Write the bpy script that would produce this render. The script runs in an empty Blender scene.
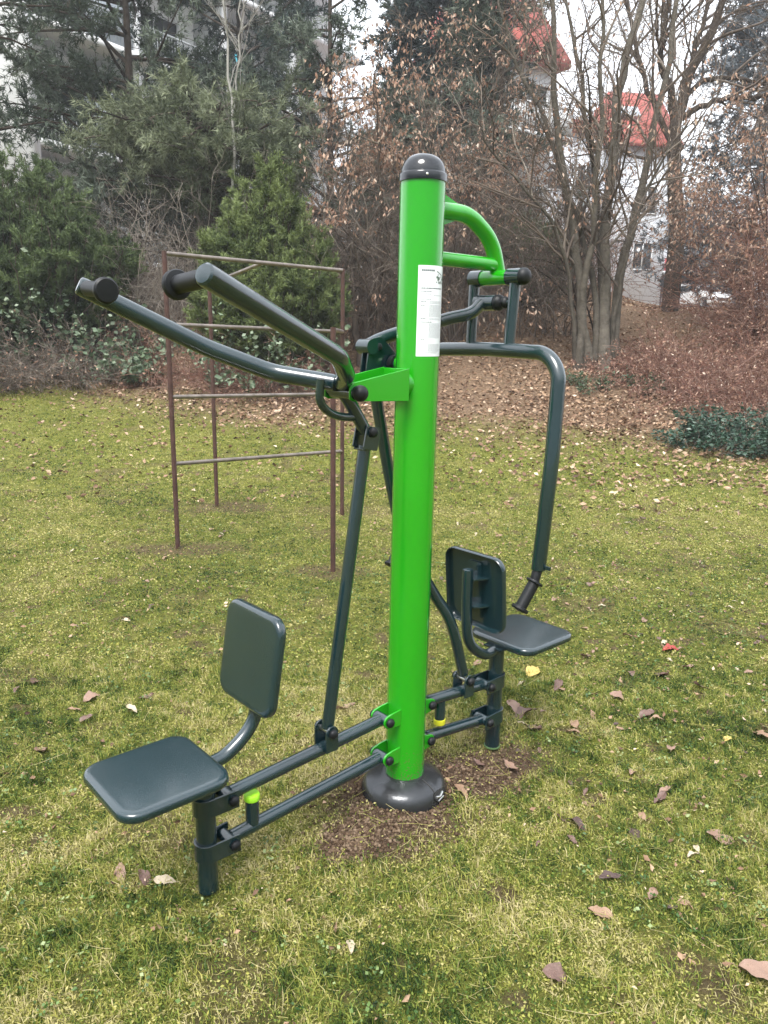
import bpy, math
import numpy as np
from math import radians, sin, cos, pi

# ------------------------------------------------------------------ camera, sky, sun, exposure
SC = bpy.context.scene
COL = SC.collection
FPX, CAM_H, PITCH, ROLL = 770.0, 1.64, radians(13.0), radians(0.9)
cd = bpy.data.cameras.new('camera'); cam = bpy.data.objects.new('camera', cd); COL.objects.link(cam)
cd.sensor_fit = 'VERTICAL'; cd.sensor_height = 24.0; cd.lens = 24.0*FPX/1024.0
cd.clip_start = 0.05; cd.clip_end = 2000
from mathutils import Matrix, Vector
_fw = np.array([0, cos(PITCH), -sin(PITCH)]); _r0 = np.array([1., 0, 0]); _u0 = np.cross(_r0, _fw)
_rt = _r0*cos(ROLL)+_u0*sin(ROLL); _up = -_r0*sin(ROLL)+_u0*cos(ROLL)
cam.matrix_world = Matrix(((_rt[0], _up[0], -_fw[0], 0), (_rt[1], _up[1], -_fw[1], 0), (_rt[2], _up[2], -_fw[2], CAM_H), (0, 0, 0, 1)))
SC.camera = cam
SUN_EL, SUN_AZ = radians(58), radians(200)     # azimuth clockwise from +Y; overcast
w = bpy.data.worlds.new('World'); SC.world = w; w.use_nodes = True
nt = w.node_tree; nt.nodes.clear()
sky = nt.nodes.new('ShaderNodeTexSky'); sky.sky_type = 'NISHITA'; sky.sun_disc = False
sky.sun_elevation = SUN_EL; sky.sun_rotation = SUN_AZ; sky.dust_density = 3.0; sky.air_density = 1.0
hs = nt.nodes.new('ShaderNodeHueSaturation'); hs.inputs['Saturation'].default_value = 0.35
ov = nt.nodes.new('ShaderNodeMix'); ov.data_type = 'RGBA'; ov.inputs[0].default_value = 0.62
tc = nt.nodes.new('ShaderNodeTexCoord'); nz = nt.nodes.new('ShaderNodeTexNoise'); nz.inputs['Scale'].default_value = 2.2; nz.inputs['Detail'].default_value = 5
cr = nt.nodes.new('ShaderNodeValToRGB')
cr.color_ramp.elements[0].position = 0.3; cr.color_ramp.elements[0].color = (7.6, 8.0, 8.7, 1)
cr.color_ramp.elements[1].position = 0.75; cr.color_ramp.elements[1].color = (10.2, 10.5, 10.9, 1)
bg = nt.nodes.new('ShaderNodeBackground'); bg.inputs['Strength'].default_value = 0.10
out = nt.nodes.new('ShaderNodeOutputWorld')
L = nt.links.new
L(sky.outputs[0], hs.inputs['Color']); L(hs.outputs[0], ov.inputs[6])
L(tc.outputs['Generated'], nz.inputs['Vector']); L(nz.outputs[0], cr.inputs[0]); L(cr.outputs[0], ov.inputs[7])
# added dimming low in the sky behind the camera, for darker paint reflections
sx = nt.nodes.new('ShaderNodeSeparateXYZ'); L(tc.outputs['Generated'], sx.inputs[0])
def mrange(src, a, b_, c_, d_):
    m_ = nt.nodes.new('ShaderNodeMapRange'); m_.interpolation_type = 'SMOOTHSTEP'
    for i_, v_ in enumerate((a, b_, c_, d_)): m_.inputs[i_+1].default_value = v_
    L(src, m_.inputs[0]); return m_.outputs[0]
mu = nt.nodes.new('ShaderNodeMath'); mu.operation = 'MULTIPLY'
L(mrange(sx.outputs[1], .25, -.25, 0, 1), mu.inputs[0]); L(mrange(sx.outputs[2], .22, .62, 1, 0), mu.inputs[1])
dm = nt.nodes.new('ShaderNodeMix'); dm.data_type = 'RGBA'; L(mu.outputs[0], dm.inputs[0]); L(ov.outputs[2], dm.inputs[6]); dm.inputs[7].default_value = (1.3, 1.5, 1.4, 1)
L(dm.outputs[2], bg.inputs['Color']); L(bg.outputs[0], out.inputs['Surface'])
sd = bpy.data.lights.new('sun', 'SUN'); sd.energy = 1.5; sd.angle = radians(24); sd.color = (1.0, 0.97, 0.92)
so = bpy.data.objects.new('sun', sd); COL.objects.link(so)
_s = Vector((sin(SUN_AZ)*cos(SUN_EL), cos(SUN_AZ)*cos(SUN_EL), sin(SUN_EL)))
so.rotation_euler = _s.to_track_quat('Z', 'Y').to_euler()
SC.view_settings.view_transform = 'Standard'; SC.view_settings.look = 'None'
SC.view_settings.gamma = 1.0; SC.view_settings.use_curve_mapping = False
SC.view_settings.exposure = 1.75
SC.render.engine = 'CYCLES'
cy = SC.cycles; cy.use_denoising = True; cy.max_bounces = 6; cy.diffuse_bounces = 3; cy.glossy_bounces = 3
cy.transparent_max_bounces = 6; cy.use_adaptive_sampling = True; cy.adaptive_threshold = 0.015
try: cy.denoiser = 'OPENIMAGEDENOISE'
except Exception: pass

# ------------------------------------------------------------------ helpers
RNG = np.random.default_rng(7)
def rs(seed): 
    global RNG
    RNG = np.random.default_rng(seed)
def at(x, y, Y):
    """world point at forward distance Y (metres along the ground) seen at photo pixel x, y (used to survey the place)"""
    d = _fw*FPX + _rt*(x-384) - _up*(y-512)
    t = Y/d[1]
    return np.array([0, 0, CAM_H]) + d*t
def unit(v):
    v = np.asarray(v, float); return v/(np.linalg.norm(v, axis=-1, keepdims=True)+1e-9)
def vnoise(x, y, scale, seed):
    x = np.asarray(x, float)*scale; y = np.asarray(y, float)*scale
    xi = np.floor(x).astype(np.int64); yi = np.floor(y).astype(np.int64); fx = x-xi; fy = y-yi
    def hsh(a, b):
        n = (a*374761393 + b*668265263 + seed*1442695041) & 0x7fffffff
        n = ((n ^ (n >> 13))*1274126177) & 0x7fffffff
        return ((n ^ (n >> 16)) & 0xffff)/65535.0
    fx = fx*fx*(3-2*fx); fy = fy*fy*(3-2*fy)
    a = hsh(xi, yi)*(1-fx)+hsh(xi+1, yi)*fx; b = hsh(xi, yi+1)*(1-fx)+hsh(xi+1, yi+1)*fx
    return a*(1-fy)+b*fy
def fbm(x, y, scale, seed, n=4):
    s = 0; a = 0.5; t = 0
    for i in range(n):
        s = s+a*vnoise(x, y, scale*2**i, seed+i*17); t += a; a *= 0.5
    return s/t

class Geo:
    def __init__(s): s.V = []; s.F = []; s.n = 0; s.A = []; s.M = []
    def add(s, V, F, v=None, mi=0):
        V = np.asarray(V, float).reshape(-1, 3)
        if not isinstance(F, list): F = [F]
        for f in F:
            f = np.asarray(f, np.int64)
            if f.size: s.F.append(f+s.n); s.M.append(np.full(len(f), mi, np.int32))
        s.V.append(V); s.n += len(V)
        s.A.append(np.full(len(V), 0.5) if v is None else np.broadcast_to(np.asarray(v, float), (len(V),)).copy())
        return s
    def box(s, lo, hi, R=None, v=None, mi=0):
        lo = np.minimum(lo, hi) if True else lo; x0, y0, z0 = lo
        return s
def _box(g, lo, hi, R=None, o=None, mi=0, v=None):
    a = np.minimum(lo, hi); b = np.maximum(lo, hi)
    P = np.array([[x, y, z] for z in (a[2], b[2]) for y in (a[1], b[1]) for x in (a[0], b[0])], float)
    if R is not None: P = P@np.asarray(R).T
    if o is not None: P = P+np.asarray(o)
    g.add(P, np.array([[0, 2, 3, 1], [4, 5, 7, 6], [0, 1, 5, 4], [2, 6, 7, 3], [0, 4, 6, 2], [1, 3, 7, 5]]), v, mi)
    return g
def box(lo, hi, **k): return _box(Geo(), lo, hi, **k)

def build(name, g, mat, parent=None, smooth=None, loc=None, bevel=0):
    """one mesh object; loc is subtracted from the vertices (local frame of a thing)"""
    V = np.concatenate(g.V) if g.V else np.zeros((0, 3))
    if loc is not None: V = V-np.asarray(loc)
    me = bpy.data.meshes.new(name)
    me.vertices.add(len(V)); me.vertices.foreach_set('co', V.astype(np.float32).ravel())
    idx = np.concatenate([f.ravel() for f in g.F]); tot = np.concatenate([np.full(len(f), f.shape[1]) for f in g.F])
    st = np.concatenate([[0], np.cumsum(tot)[:-1]])
    me.loops.add(len(idx)); me.loops.foreach_set('vertex_index', idx.astype(np.int32))
    me.polygons.add(len(tot)); me.polygons.foreach_set('loop_start', st.astype(np.int32))
    mats = mat if isinstance(mat, (list, tuple)) else [mat]
    for m in mats: me.materials.append(m)
    if len(mats) > 1: me.polygons.foreach_set('material_index', np.concatenate(g.M))
    at_ = me.attributes.new('v', 'FLOAT', 'POINT'); at_.data.foreach_set('value', np.concatenate(g.A).astype(np.float32))
    me.update(calc_edges=True)
    if smooth is not None:
        me.shade_smooth()
        if smooth < 180: me.set_sharp_from_angle(angle=radians(smooth))
    o = bpy.data.objects.new(name, me); COL.objects.link(o)
    if parent is not None: o.parent = parent
    if bevel:
        b = o.modifiers.new('bevel', 'BEVEL'); b.width = bevel; b.segments = 2; b.limit_method = 'ANGLE'
    return o
def tag(o, label=None, cat=None, group=None, kind=None):
    if label: o['label'] = label
    if cat: o['category'] = cat
    if group: o['group'] = group
    if kind: o['kind'] = kind
    return o
def thing(name, label, cat, loc=(0, 0, 0), rz=0, group=None):
    o = bpy.data.objects.new(name, None); COL.objects.link(o); o.empty_display_size = 0.1
    o.location = loc; o.rotation_euler = (0, 0, rz)
    return tag(o, label, cat, group)

# tubes --------------------------------------------------------------
def tubes(g, P, R, sides=5, v=None, cap=False):
    """P (N,k,3) polylines, R (N,k) radii"""
    P = np.asarray(P, float); R = np.broadcast_to(np.asarray(R, float), P.shape[:2])
    if P.ndim == 2: P = P[None]
    N, k, _ = P.shape
    T = np.gradient(P, axis=1); T = unit(T)
    ch = unit(P[:, -1]-P[:, 0])
    ref = np.where(np.abs(ch[:, 2:3]) < 0.8, np.array([[0, 0, 1.]]), np.array([[1., 0, 0]]))[:, None, :]
    A = unit(np.cross(T, ref)); B = np.cross(T, A)
    an = np.arange(sides)*2*pi/sides
    ring = P[:, :, None]+R[:, :, None, None]*(np.cos(an)[None, None, :, None]*A[:, :, None]+np.sin(an)[None, None, :, None]*B[:, :, None])
    V = ring.reshape(-1, 3)
    base = (np.arange(N)*k*sides)[:, None, None]+(np.arange(k-1)*sides)[None, :, None]
    i = np.arange(sides)[None, None]; j = (i+1) % sides
    F = np.stack([base+i, base+j, base+j+sides, base+i+sides], -1).reshape(-1, 4)
    vv = None if v is None else np.repeat(np.broadcast_to(np.asarray(v, float), (N,)), k*sides)
    Fs = [F]
    if cap:
        c0 = (np.arange(N)*k*sides)[:, None]+np.arange(sides)[::-1][None]
        c1 = (np.arange(N)*k*sides+(k-1)*sides)[:, None]+np.arange(sides)[None]
        Fs += [c0, c1]
    g.add(V, Fs, vv); return g
def smoothpath(pts, k):
    """Catmull-Rom resample of pts (m,3) into k points"""
    p = np.asarray(pts, float); p = np.vstack([2*p[0]-p[1], p, 2*p[-1]-p[-2]])
    m = len(p)-3; t = np.linspace(0, m-1e-6, k); i = t.astype(int); f = (t-i)[:, None]
    a, b, c, d = p[i], p[i+1], p[i+2], p[i+3]
    return 0.5*((2*b)+(-a+c)*f+(2*a-5*b+4*c-d)*f**2+(-a+3*b-3*c+d)*f**3)
def strands(P, D, Ln, k=5, jit=0.15, grav=0.0):
    """grow N polylines from P along D with length Ln"""
    P = np.asarray(P, float); N = len(P); Ln = np.broadcast_to(Ln, (N,))
    out = np.empty((N, k, 3)); out[:, 0] = P; D = unit(D)
    for i in range(1, k):
        D = unit(D+RNG.normal(0, jit, (N, 3))+np.array([0, 0, -grav]))
        out[:, i] = out[:, i-1]+D*(Ln/(k-1))[:, None]
    return out
def sprout(P, n, t0=0.3, t1=1.0, ang=50, up=0.0, pw=1.0):
    """n child seeds per parent polyline -> pos, dir, t, parent index"""
    N, k, _ = P.shape
    pi_ = np.repeat(np.arange(N), n); t = t0+(t1-t0)*RNG.random(N*n)**pw
    f = t*(k-1)*0.9999; i = f.astype(int); fr = (f-i)[:, None]
    pos = P[pi_, i]*(1-fr)+P[pi_, i+1]*fr; T = unit(P[pi_, i+1]-P[pi_, i])
    r = unit(np.cross(T, RNG.normal(0, 1, T.shape))); a = np.radians(ang*(0.7+0.6*RNG.random(len(t))))[:, None]
    d = unit(T*np.cos(a)+r*np.sin(a)+np.array([0, 0, up]))
    return pos, d, t, pi_
def taper(r0, r1, k): return np.asarray(r0)[..., None]*(1-np.linspace(0, 1, k))+np.asarray(r1)[..., None]*np.linspace(0, 1, k)
def leaves(g, P, D, size, wr=0.45, v=None, fold=0.25):
    """small folded leaf faces: P base, D direction"""
    N = len(P); size = np.broadcast_to(size, (N,))[:, None]; D = unit(D)
    S = unit(np.cross(D, RNG.normal(0, 1, (N, 3)))); U = np.cross(S, D)
    w_ = size*wr*0.5
    V = np.stack([P, P+D*size*0.5+S*w_+U*w_*fold, P+D*size, P+D*size*0.5-S*w_+U*w_*fold], 1).reshape(-1, 3)
    b = (np.arange(N)*4)[:, None]
    g.add(V, np.concatenate([b+[0, 1, 2], b+[0, 2, 3]]), None if v is None else np.repeat(v, 4)); return g
def tufts(g, P, D, Ln, n=10, spread=0.6, w_=0.012, bl=0.09, v=None):
    """conifer shoots: n needle blades along each shoot P -> P + D*Ln"""
    N = len(P); D = unit(D); Ln = np.broadcast_to(Ln, (N,))
    t = RNG.random((N, n, 1)); base = P[:, None]+D[:, None]*t*Ln[:, None, None]
    dd = unit(D[:, None]+spread*RNG.normal(0, 1, (N, n, 3)))
    tip = base+dd*(bl*(0.7+0.6*RNG.random((N, n, 1))))
    s = unit(np.cross(dd, RNG.normal(0, 1, dd.shape)))*w_*0.5
    V = np.stack([base-s, base+s, tip], 2).reshape(-1, 3)
    F = np.arange(N*n*3).reshape(-1, 3)
    if v is None: v = RNG.random(N)
    vv = np.clip(np.repeat(v, n*3)+RNG.normal(0, .05, N*n*3), 0, 1)
    g.add(V, F, vv); return g

# materials --------------------------------------------------------------
MATS = {}
def mat(name, col, rough=0.6, metal=0.0, coat=0.0, noise=None, bump=0.0, bscale=30, spec=0.5, trans=0.0):
    """col: a colour, or a list of (pos, colour) driven by the per-element value v; noise=(scale, amount) varies it"""
    if name in MATS: return MATS[name]
    m = bpy.data.materials.new(name); m.use_nodes = True; t = m.node_tree; b = t.nodes['Principled BSDF']
    b.inputs['Roughness'].default_value = rough; b.inputs['Metallic'].default_value = metal
    b.inputs['Coat Weight'].default_value = coat; b.inputs['Coat Roughness'].default_value = 0.12
    b.inputs['Specular IOR Level'].default_value = spec
    co = None
    if isinstance(col, list):
        a = t.nodes.new('ShaderNodeAttribute'); a.attribute_name = 'v'
        r = t.nodes.new('ShaderNodeValToRGB'); e = r.color_ramp.elements
        for i, (p, c) in enumerate(col):
            q = e[i] if i < 2 else e.new(p)
            q.position = p; q.color = (*c, 1)
        t.links.new(a.outputs['Fac'], r.inputs[0]); co = r.outputs[0]
    else:
        b.inputs['Base Color'].default_value = (*col, 1)
    tcn = None
    if noise or bump:
        tcn = t.nodes.new('ShaderNodeTexCoord')
    if noise:
        n = t.nodes.new('ShaderNodeTexNoise'); n.inputs['Scale'].default_value = noise[0]; n.inputs['Detail'].default_value = 6; n.inputs['Roughness'].default_value = 0.65
        t.links.new(tcn.outputs['Object'], n.inputs['Vector'])
        mr = t.nodes.new('ShaderNodeMapRange'); mr.inputs[1].default_value = 0.25; mr.inputs[2].default_value = 0.75
        mr.inputs[3].default_value = 1-noise[1]; mr.inputs[4].default_value = 1+noise[1]
        t.links.new(n.outputs[0], mr.inputs[0])
        mx = t.nodes.new('ShaderNodeMix'); mx.data_type = 'RGBA'; mx.blend_type = 'MULTIPLY'; mx.inputs[0].default_value = 1
        if co: t.links.new(co, mx.inputs[6])
        else: mx.inputs[6].default_value = (*col, 1)
        t.links.new(mr.outputs[0], mx.inputs[7]); co = mx.outputs[2]
    if co: t.links.new(co, b.inputs['Base Color'])
    if bump:
        n2 = t.nodes.new('ShaderNodeTexNoise'); n2.inputs['Scale'].default_value = bscale; n2.inputs['Detail'].default_value = 6
        t.links.new(tcn.outputs['Object'], n2.inputs['Vector'])
        bp = t.nodes.new('ShaderNodeBump'); bp.inputs['Strength'].default_value = bump; bp.inputs['Distance'].default_value = 0.02
        t.links.new(n2.outputs[0], bp.inputs['Height']); t.links.new(bp.outputs[0], b.inputs['Normal'])
    if trans:
        tr = t.nodes.new('ShaderNodeBsdfTranslucent'); ms = t.nodes.new('ShaderNodeMixShader'); ms.inputs[0].default_value = trans
        if co: t.links.new(co, tr.inputs['Color'])
        else: tr.inputs['Color'].default_value = (*col, 1)
        o = t.nodes['Material Output']
        t.links.new(b.outputs[0], ms.inputs[1]); t.links.new(tr.outputs[0], ms.inputs[2]); t.links.new(ms.outputs[0], o.inputs['Surface'])
    MATS[name] = m; return m
# ------------------------------------------------------------------ ground
BASE = np.array([0.0885, 2.5229, 0.0]); AZ = radians(41.5)
PY = [-50, 7, 9, 11, 13, 15, 18, 22, 28, 45, 120, 900]
PZ = [0, 0, .12, .45, .96, 1.55, 2.45, 3.1, 3.5, 3.75, 3.9, 3.9]
def hz(x, y):
    x = np.asarray(x, float); y = np.asarray(y, float)
    z = sum(np.interp(y+o, PY, PZ) for o in (-.8, -.4, 0, .4, .8))/5
    far = np.clip((y-9)/8, 0, 1)
    z = z+far*(fbm(x, y, .25, 5, 3)-.5)*.5
    z = z+(fbm(x, y, 1.1, 9, 3)-.5)*.035+(fbm(x, y, 7, 19, 2)-.5)*.012*(y < 10)
    q = np.clip((x/np.maximum(y, 1)-.24)/.1, 0, 1)*np.clip((y-13)/3, 0, 1); z = z*(1-q)+q*np.minimum(z, 1.60+.038*np.minimum(y, 62))
    d = np.hypot(x-BASE[0], y-BASE[1])
    z = z*np.clip(d/1.2, .25, 1)
    z = z+.030*np.exp(-(d/.26)**2)*(0.4+1.2*fbm(x, y, 13, 3, 4))
    return z
PATCH = [(BASE[0], BASE[1], .30, .30, 0), (.06, 2.34, .24, .16, .6), (.37, 2.66, .34, .17, .6), (-.10, 2.24, .14, .10, .7),
         (-1.56, 5.72, .46, .20, 0), (-1.50, 7.14, .46, .26, 0), (-.38, 5.2, .34, .18, 0), (.86, 1.72, .13, .07, -1.1),
         (.95, 1.62, .06, .05, 0), (-.1, 7.1, .8, .25, .1), (.25, 2.05, .08, .05, 0), (-.9, 4.1, .3, .1, .3), (-.25, 2.9, .13, .07, .6)]
def dirt(x, y):
    m = np.zeros(np.broadcast(x, y).shape)
    for i, (cx, cy_, a, b, r) in enumerate(PATCH):
        dx = x-cx; dy = y-cy_; u = (dx*cos(r)+dy*sin(r))/a; v = (-dx*sin(r)+dy*cos(r))/b
        q = np.hypot(u, v)+(fbm(x, y, 7, 41+i, 3)-.5)*.9
        s = 1.0 if i < 4 else (.75 if i < 8 else .5)
        m = np.maximum(m, s*np.clip((1.25-q)/.6, 0, 1))
    return np.maximum(np.maximum(m, .55*np.clip((fbm(x, y, 2.6, 141, 4)-.70)/.06, 0, 1)), .8*np.clip((fbm(x, y, 8, 151, 3)-.70)/.06, 0, 1)*(y < 9))
def litter(x, y):      # how much the ground is leaf-covered: the slope behind the lawn
    e = 9.6+1.2*(fbm(x, y, .5, 77, 3)-.5)*2+np.where(x < -1.5, (-(x+1.5))*.45, 0)-np.where(x > 2.5, (x-2.5)*.35, 0)
    return np.clip((y-e)/1.6, 0, 1)
def grid_mesh(xs, ys, zf):
    X, Y = np.meshgrid(xs, ys); Z = zf(X, Y); n = len(xs)
    V = np.stack([X, Y, Z], -1).reshape(-1, 3)
    i = (np.arange(len(ys)-1)[:, None]*n+np.arange(n-1)[None]).ravel()
    return V, np.stack([i, i+1, i+n+1, i+n], -1)
xs = np.concatenate([-np.geomspace(300, 9, 22), np.arange(-8.5, -2.6, .22), np.arange(-2.5, 3.0, .035), np.arange(3.1, 9, .22), np.geomspace(9.4, 300, 22)])
ys = np.concatenate([-np.geomspace(60, .6, 10), np.arange(.2, 4.2, .035), np.arange(4.3, 9, .1), np.arange(9.1, 20, .25), np.geomspace(20.5, 800, 30)])
V, F = grid_mesh(xs, ys, hz)
g = Geo().add(V, F)
GM = bpy.data.materials.new('lawn_soil'); GM.use_nodes = True; t = GM.node_tree; b = t.nodes['Principled BSDF']; b.inputs['Roughness'].default_value = .95; b.inputs['Specular IOR Level'].default_value = .15
def nnoise(t, sc, det=6, ro=.65, src=None):
    n = t.nodes.new('ShaderNodeTexNoise'); n.inputs['Scale'].default_value = sc; n.inputs['Detail'].default_value = det; n.inputs['Roughness'].default_value = ro
    t.links.new(src, n.inputs['Vector']); return n.outputs[0]
def ramp(t, fac, stops):
    r = t.nodes.new('ShaderNodeValToRGB'); e = r.color_ramp.elements
    for i, (p, c) in enumerate(stops):
        q = e[i] if i < 2 else e.new(p)
        q.position = p; q.color = (*c, 1)
    t.links.new(fac, r.inputs[0]); return r.outputs[0]
def mixc(t, fac, a, b_):
    m = t.nodes.new('ShaderNodeMix'); m.data_type = 'RGBA'
    if isinstance(fac, float): m.inputs[0].default_value = fac
    else: t.links.new(fac, m.inputs[0])
    for s, k in ((a, 6), (b_, 7)):
        if isinstance(s, tuple): m.inputs[k].default_value = (*s, 1)
        else: t.links.new(s, m.inputs[k])
    return m.outputs[2]
tcn = t.nodes.new('ShaderNodeTexCoord').outputs['Object']
moss = ramp(t, nnoise(t, 14, 8, .75, tcn), [(.30, (.030, .034, .010)), (.42, (.085, .095, .020)), (.54, (.20, .20, .042)), (.72, (.34, .31, .11))])
moss2 = ramp(t, nnoise(t, 3.0, 5, .7, tcn), [(.35, (.065, .095, .014)), (.5, (.15, .165, .030)), (.65, (.22, .185, .075))])
mo = mixc(t, .4, moss, moss2)
soil = ramp(t, nnoise(t, 45, 8, .8, tcn), [(.3, (.035, .021, .013)), (.5, (.115, .074, .048)), (.68, (.21, .150, .105))])
lit = ramp(t, nnoise(t, 22, 8, .8, tcn), [(.32, (.055, .036, .022)), (.5, (.19, .125, .080)), (.66, (.36, .26, .175))])
a1 = t.nodes.new('ShaderNodeAttribute'); a1.attribute_name = 'v'; a2 = t.nodes.new('ShaderNodeAttribute'); a2.attribute_name = 'litter'
c = mixc(t, a2.outputs['Fac'], mo, lit); c = mixc(t, a1.outputs['Fac'], c, soil)
t.links.new(c, b.inputs['Base Color'])
bp = t.nodes.new('ShaderNodeBump'); bp.inputs['Strength'].default_value = 1.0; bp.inputs['Distance'].default_value = .035
t.links.new(nnoise(t, 38, 9, .8, tcn), bp.inputs['Height']); t.links.new(bp.outputs[0], b.inputs['Normal'])
g.A = [dirt(V[:, 0], V[:, 1])]
ground = build('ground', g, GM, smooth=180); tag(ground, kind='structure')
la = ground.data.attributes.new('litter', 'FLOAT', 'POINT'); la.data.foreach_set('value', litter(V[:, 0], V[:, 1]).astype(np.float32))

# soil crumbs heaped round the pole
rs(3)
N = 26000
cr_ = RNG.integers(0, 4, N); PC = np.array([(p[0], p[1], p[2], p[3], p[4]) for p in PATCH[:4]])[cr_]
q = RNG.normal(0, .55, (N, 2)); q = q/np.maximum(1, np.hypot(*q.T)[:, None]/1.7)*(.75+.5*vnoise(q[:, 0]*3+9, q[:, 1]*3, 1.3, 7))[:, None]
cx = PC[:, 0]+q[:, 0]*PC[:, 2]*np.cos(PC[:, 4])-q[:, 1]*PC[:, 3]*np.sin(PC[:, 4]); cy2 = PC[:, 1]+q[:, 0]*PC[:, 2]*np.sin(PC[:, 4])+q[:, 1]*PC[:, 3]*np.cos(PC[:, 4])
sz = .0010+.0075*RNG.random(N)**9
ico = np.array([[0, 0, 1], [.9, 0, .45], [.28, .85, .45], [-.72, .53, .45], [-.72, -.53, .45], [.28, -.85, .45], [.72, .53, -.45], [-.28, .85, -.45], [-.9, 0, -.45], [-.28, -.85, -.45], [.72, -.53, -.45], [0, 0, -1]])
icf = np.array([[0, 1, 2], [0, 2, 3], [0, 3, 4], [0, 4, 5], [0, 5, 1], [1, 6, 2], [2, 7, 3], [3, 8, 4], [4, 9, 5], [5, 10, 1], [1, 10, 6], [2, 6, 7], [3, 7, 8], [4, 8, 9], [5, 9, 10], [6, 11, 7], [7, 11, 8], [8, 11, 9], [9, 11, 10], [10, 11, 6]])
cv = ico[None]*sz[:, None, None]*(.7+.6*RNG.random((N, 12, 1)))*np.array([1, 1, .75])+np.stack([cx, cy2, hz(cx, cy2)+sz*.4], -1)[:, None]
g = Geo().add(cv.reshape(-1, 3), (np.arange(N)*12)[:, None, None].repeat(20, 1)+icf[None] if False else ((np.arange(N)*12)[:, None, None]+icf[None]).reshape(-1, 3), np.repeat(RNG.random(N), 12))
tag(build('soil_crumbs', g, mat('soil_crumb', [(0, (.040, .025, .016)), (.6, (.11, .074, .048)), (1, (.19, .138, .095))], .95, spec=.1)), 'loose brown soil crumbs heaped around the base of the green pole', 'soil', kind='stuff')

# grass --------------------------------------------------------------
def scatter(n, y0, y1, pw=1.0, wid=.62, extra=.5):
    y = y0+(y1-y0)*RNG.random(n)**pw; x = (RNG.random(n)*2-1)*(y*wid+extra); return x, y
def blades(g, x, y, ln, w_, lean, v, two=True):
    n = len(x); z = hz(x, y)-.004
    P = np.stack([x, y, z], -1); a = RNG.random(n)*2*pi; h = np.stack([np.cos(a), np.sin(a), 0*a], -1); s = np.stack([-np.sin(a), np.cos(a), 0*a], -1)
    b_ = RNG.random(n)*2*pi; s = unit(s*np.cos(b_*.3)[:, None]+h*np.sin(b_*.3)[:, None])*w_[:, None]*.5
    M = P+(h*(lean*.38)[:, None]+np.array([0, 0, 1.])*(1-lean*.45)[:, None])*ln[:, None]*.5
    T = M+(h*(lean*1.1)[:, None]+np.array([0, 0, 1.])*(.75-lean*.85)[:, None])*ln[:, None]*.55
    if two:
        V = np.stack([P-s, P+s, M+s*.8, M-s*.8, T], 1).reshape(-1, 3); o = (np.arange(n)*5)[:, None]
        g.add(V, [o+[0, 1, 2, 3], o+[3, 2, 4]], np.repeat(v, 5))
    else:
        V = np.stack([P-s, P+s, T], 1).reshape(-1, 3); g.add(V, (np.arange(n)*3)[:, None]+[0, 1, 2], np.repeat(v, 3))
def gcol(x, y):
    b_ = .53-.10*np.clip((x-.3)/2, 0, 1)*(y < 6)+.16*np.exp(-((x-BASE[0])**2+(y-BASE[1])**2)/.8)+(fbm(x, y, 1.3, 61, 3)-.5)*.85+(fbm(x, y, 6, 62, 2)-.5)*.5
    b_ = b_+(vnoise(x, y, 22, 63)-.5)*.6+(vnoise(x, y, 60, 64)-.5)*.5
    return np.clip(b_+RNG.normal(0, .2, len(x)), 0, 1)
def keep(x, y):
    d = np.hypot(x-BASE[0], y-BASE[1])
    k = (RNG.random(len(x)) > dirt(x, y)*1.0)*(RNG.random(len(x)) > litter(x, y)*.93)*(d > .15)
    k &= RNG.random(len(x)) < .35+1.2*fbm(x, y, 5, 88, 3)
    return k.astype(bool)
rs(11); g = Geo()
for n, y0, y1, pw, l0, l1, w0, two in ((330000, .95, 3.6, .85, .018, .052, .0028, True), (210000, 3.4, 7.2, .9, .02, .045, .0042, False), (130000, 7, 13.5, 1, .03, .05, .008, False)):
    x, y = scatter(n, y0, y1, pw); k = keep(x, y); x = x[k]; y = y[k]; n = len(x)
    tall = .45*fbm(x, y, 2.2, 71, 3)+.55*np.clip((vnoise(x, y, 13, 73)-.25)*1.9, 0, 1.2); l = (l0+(l1-l0)*RNG.random(n)**1.4)*(.45+1.35*tall)
    blades(g, x, y, l, w0*(.6+.8*RNG.random(n)), np.clip(.25+.95*RNG.random(n), 0, 1.2), gcol(x, y), two)
# taller wisps and straw lying about
x, y = scatter(9000, .95, 5, .9); k = keep(x, y) & (fbm(x, y, 1.7, 33, 2) > .48); x = x[k]; y = y[k]; n = len(x)
blades(g, x, y, .04+.045*RNG.random(n), .002+.0012*RNG.random(n), .3+.5*RNG.random(n), np.clip(.35+RNG.normal(0, .2, n), 0, 1))
x, y = scatter(6500, .95, 7, .9); n = len(x); a = RNG.random(n)*2*pi
P = np.stack([x, y, hz(x, y)+.012+.012*RNG.random(n)], -1)
S = strands(P, np.stack([np.cos(a), np.sin(a), RNG.normal(0, .12, n)], -1), .03+.10*RNG.random(n)**3, 4, .16)
S[:, :, 2] = np.maximum(S[:, :, 2], hz(S[:, :, 0], S[:, :, 1])+.006)
tubes(g, S, .0007, 3, v=.6+.4*RNG.random(n))
GR = mat('grass_blade', [(0, (.012, .030, .006)), (.25, (.060, .112, .018)), (.50, (.200, .240, .042)), (.74, (.35, .330, .078)), (1, (.52, .45, .24))], .6, spec=.25, trans=.22)
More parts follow.
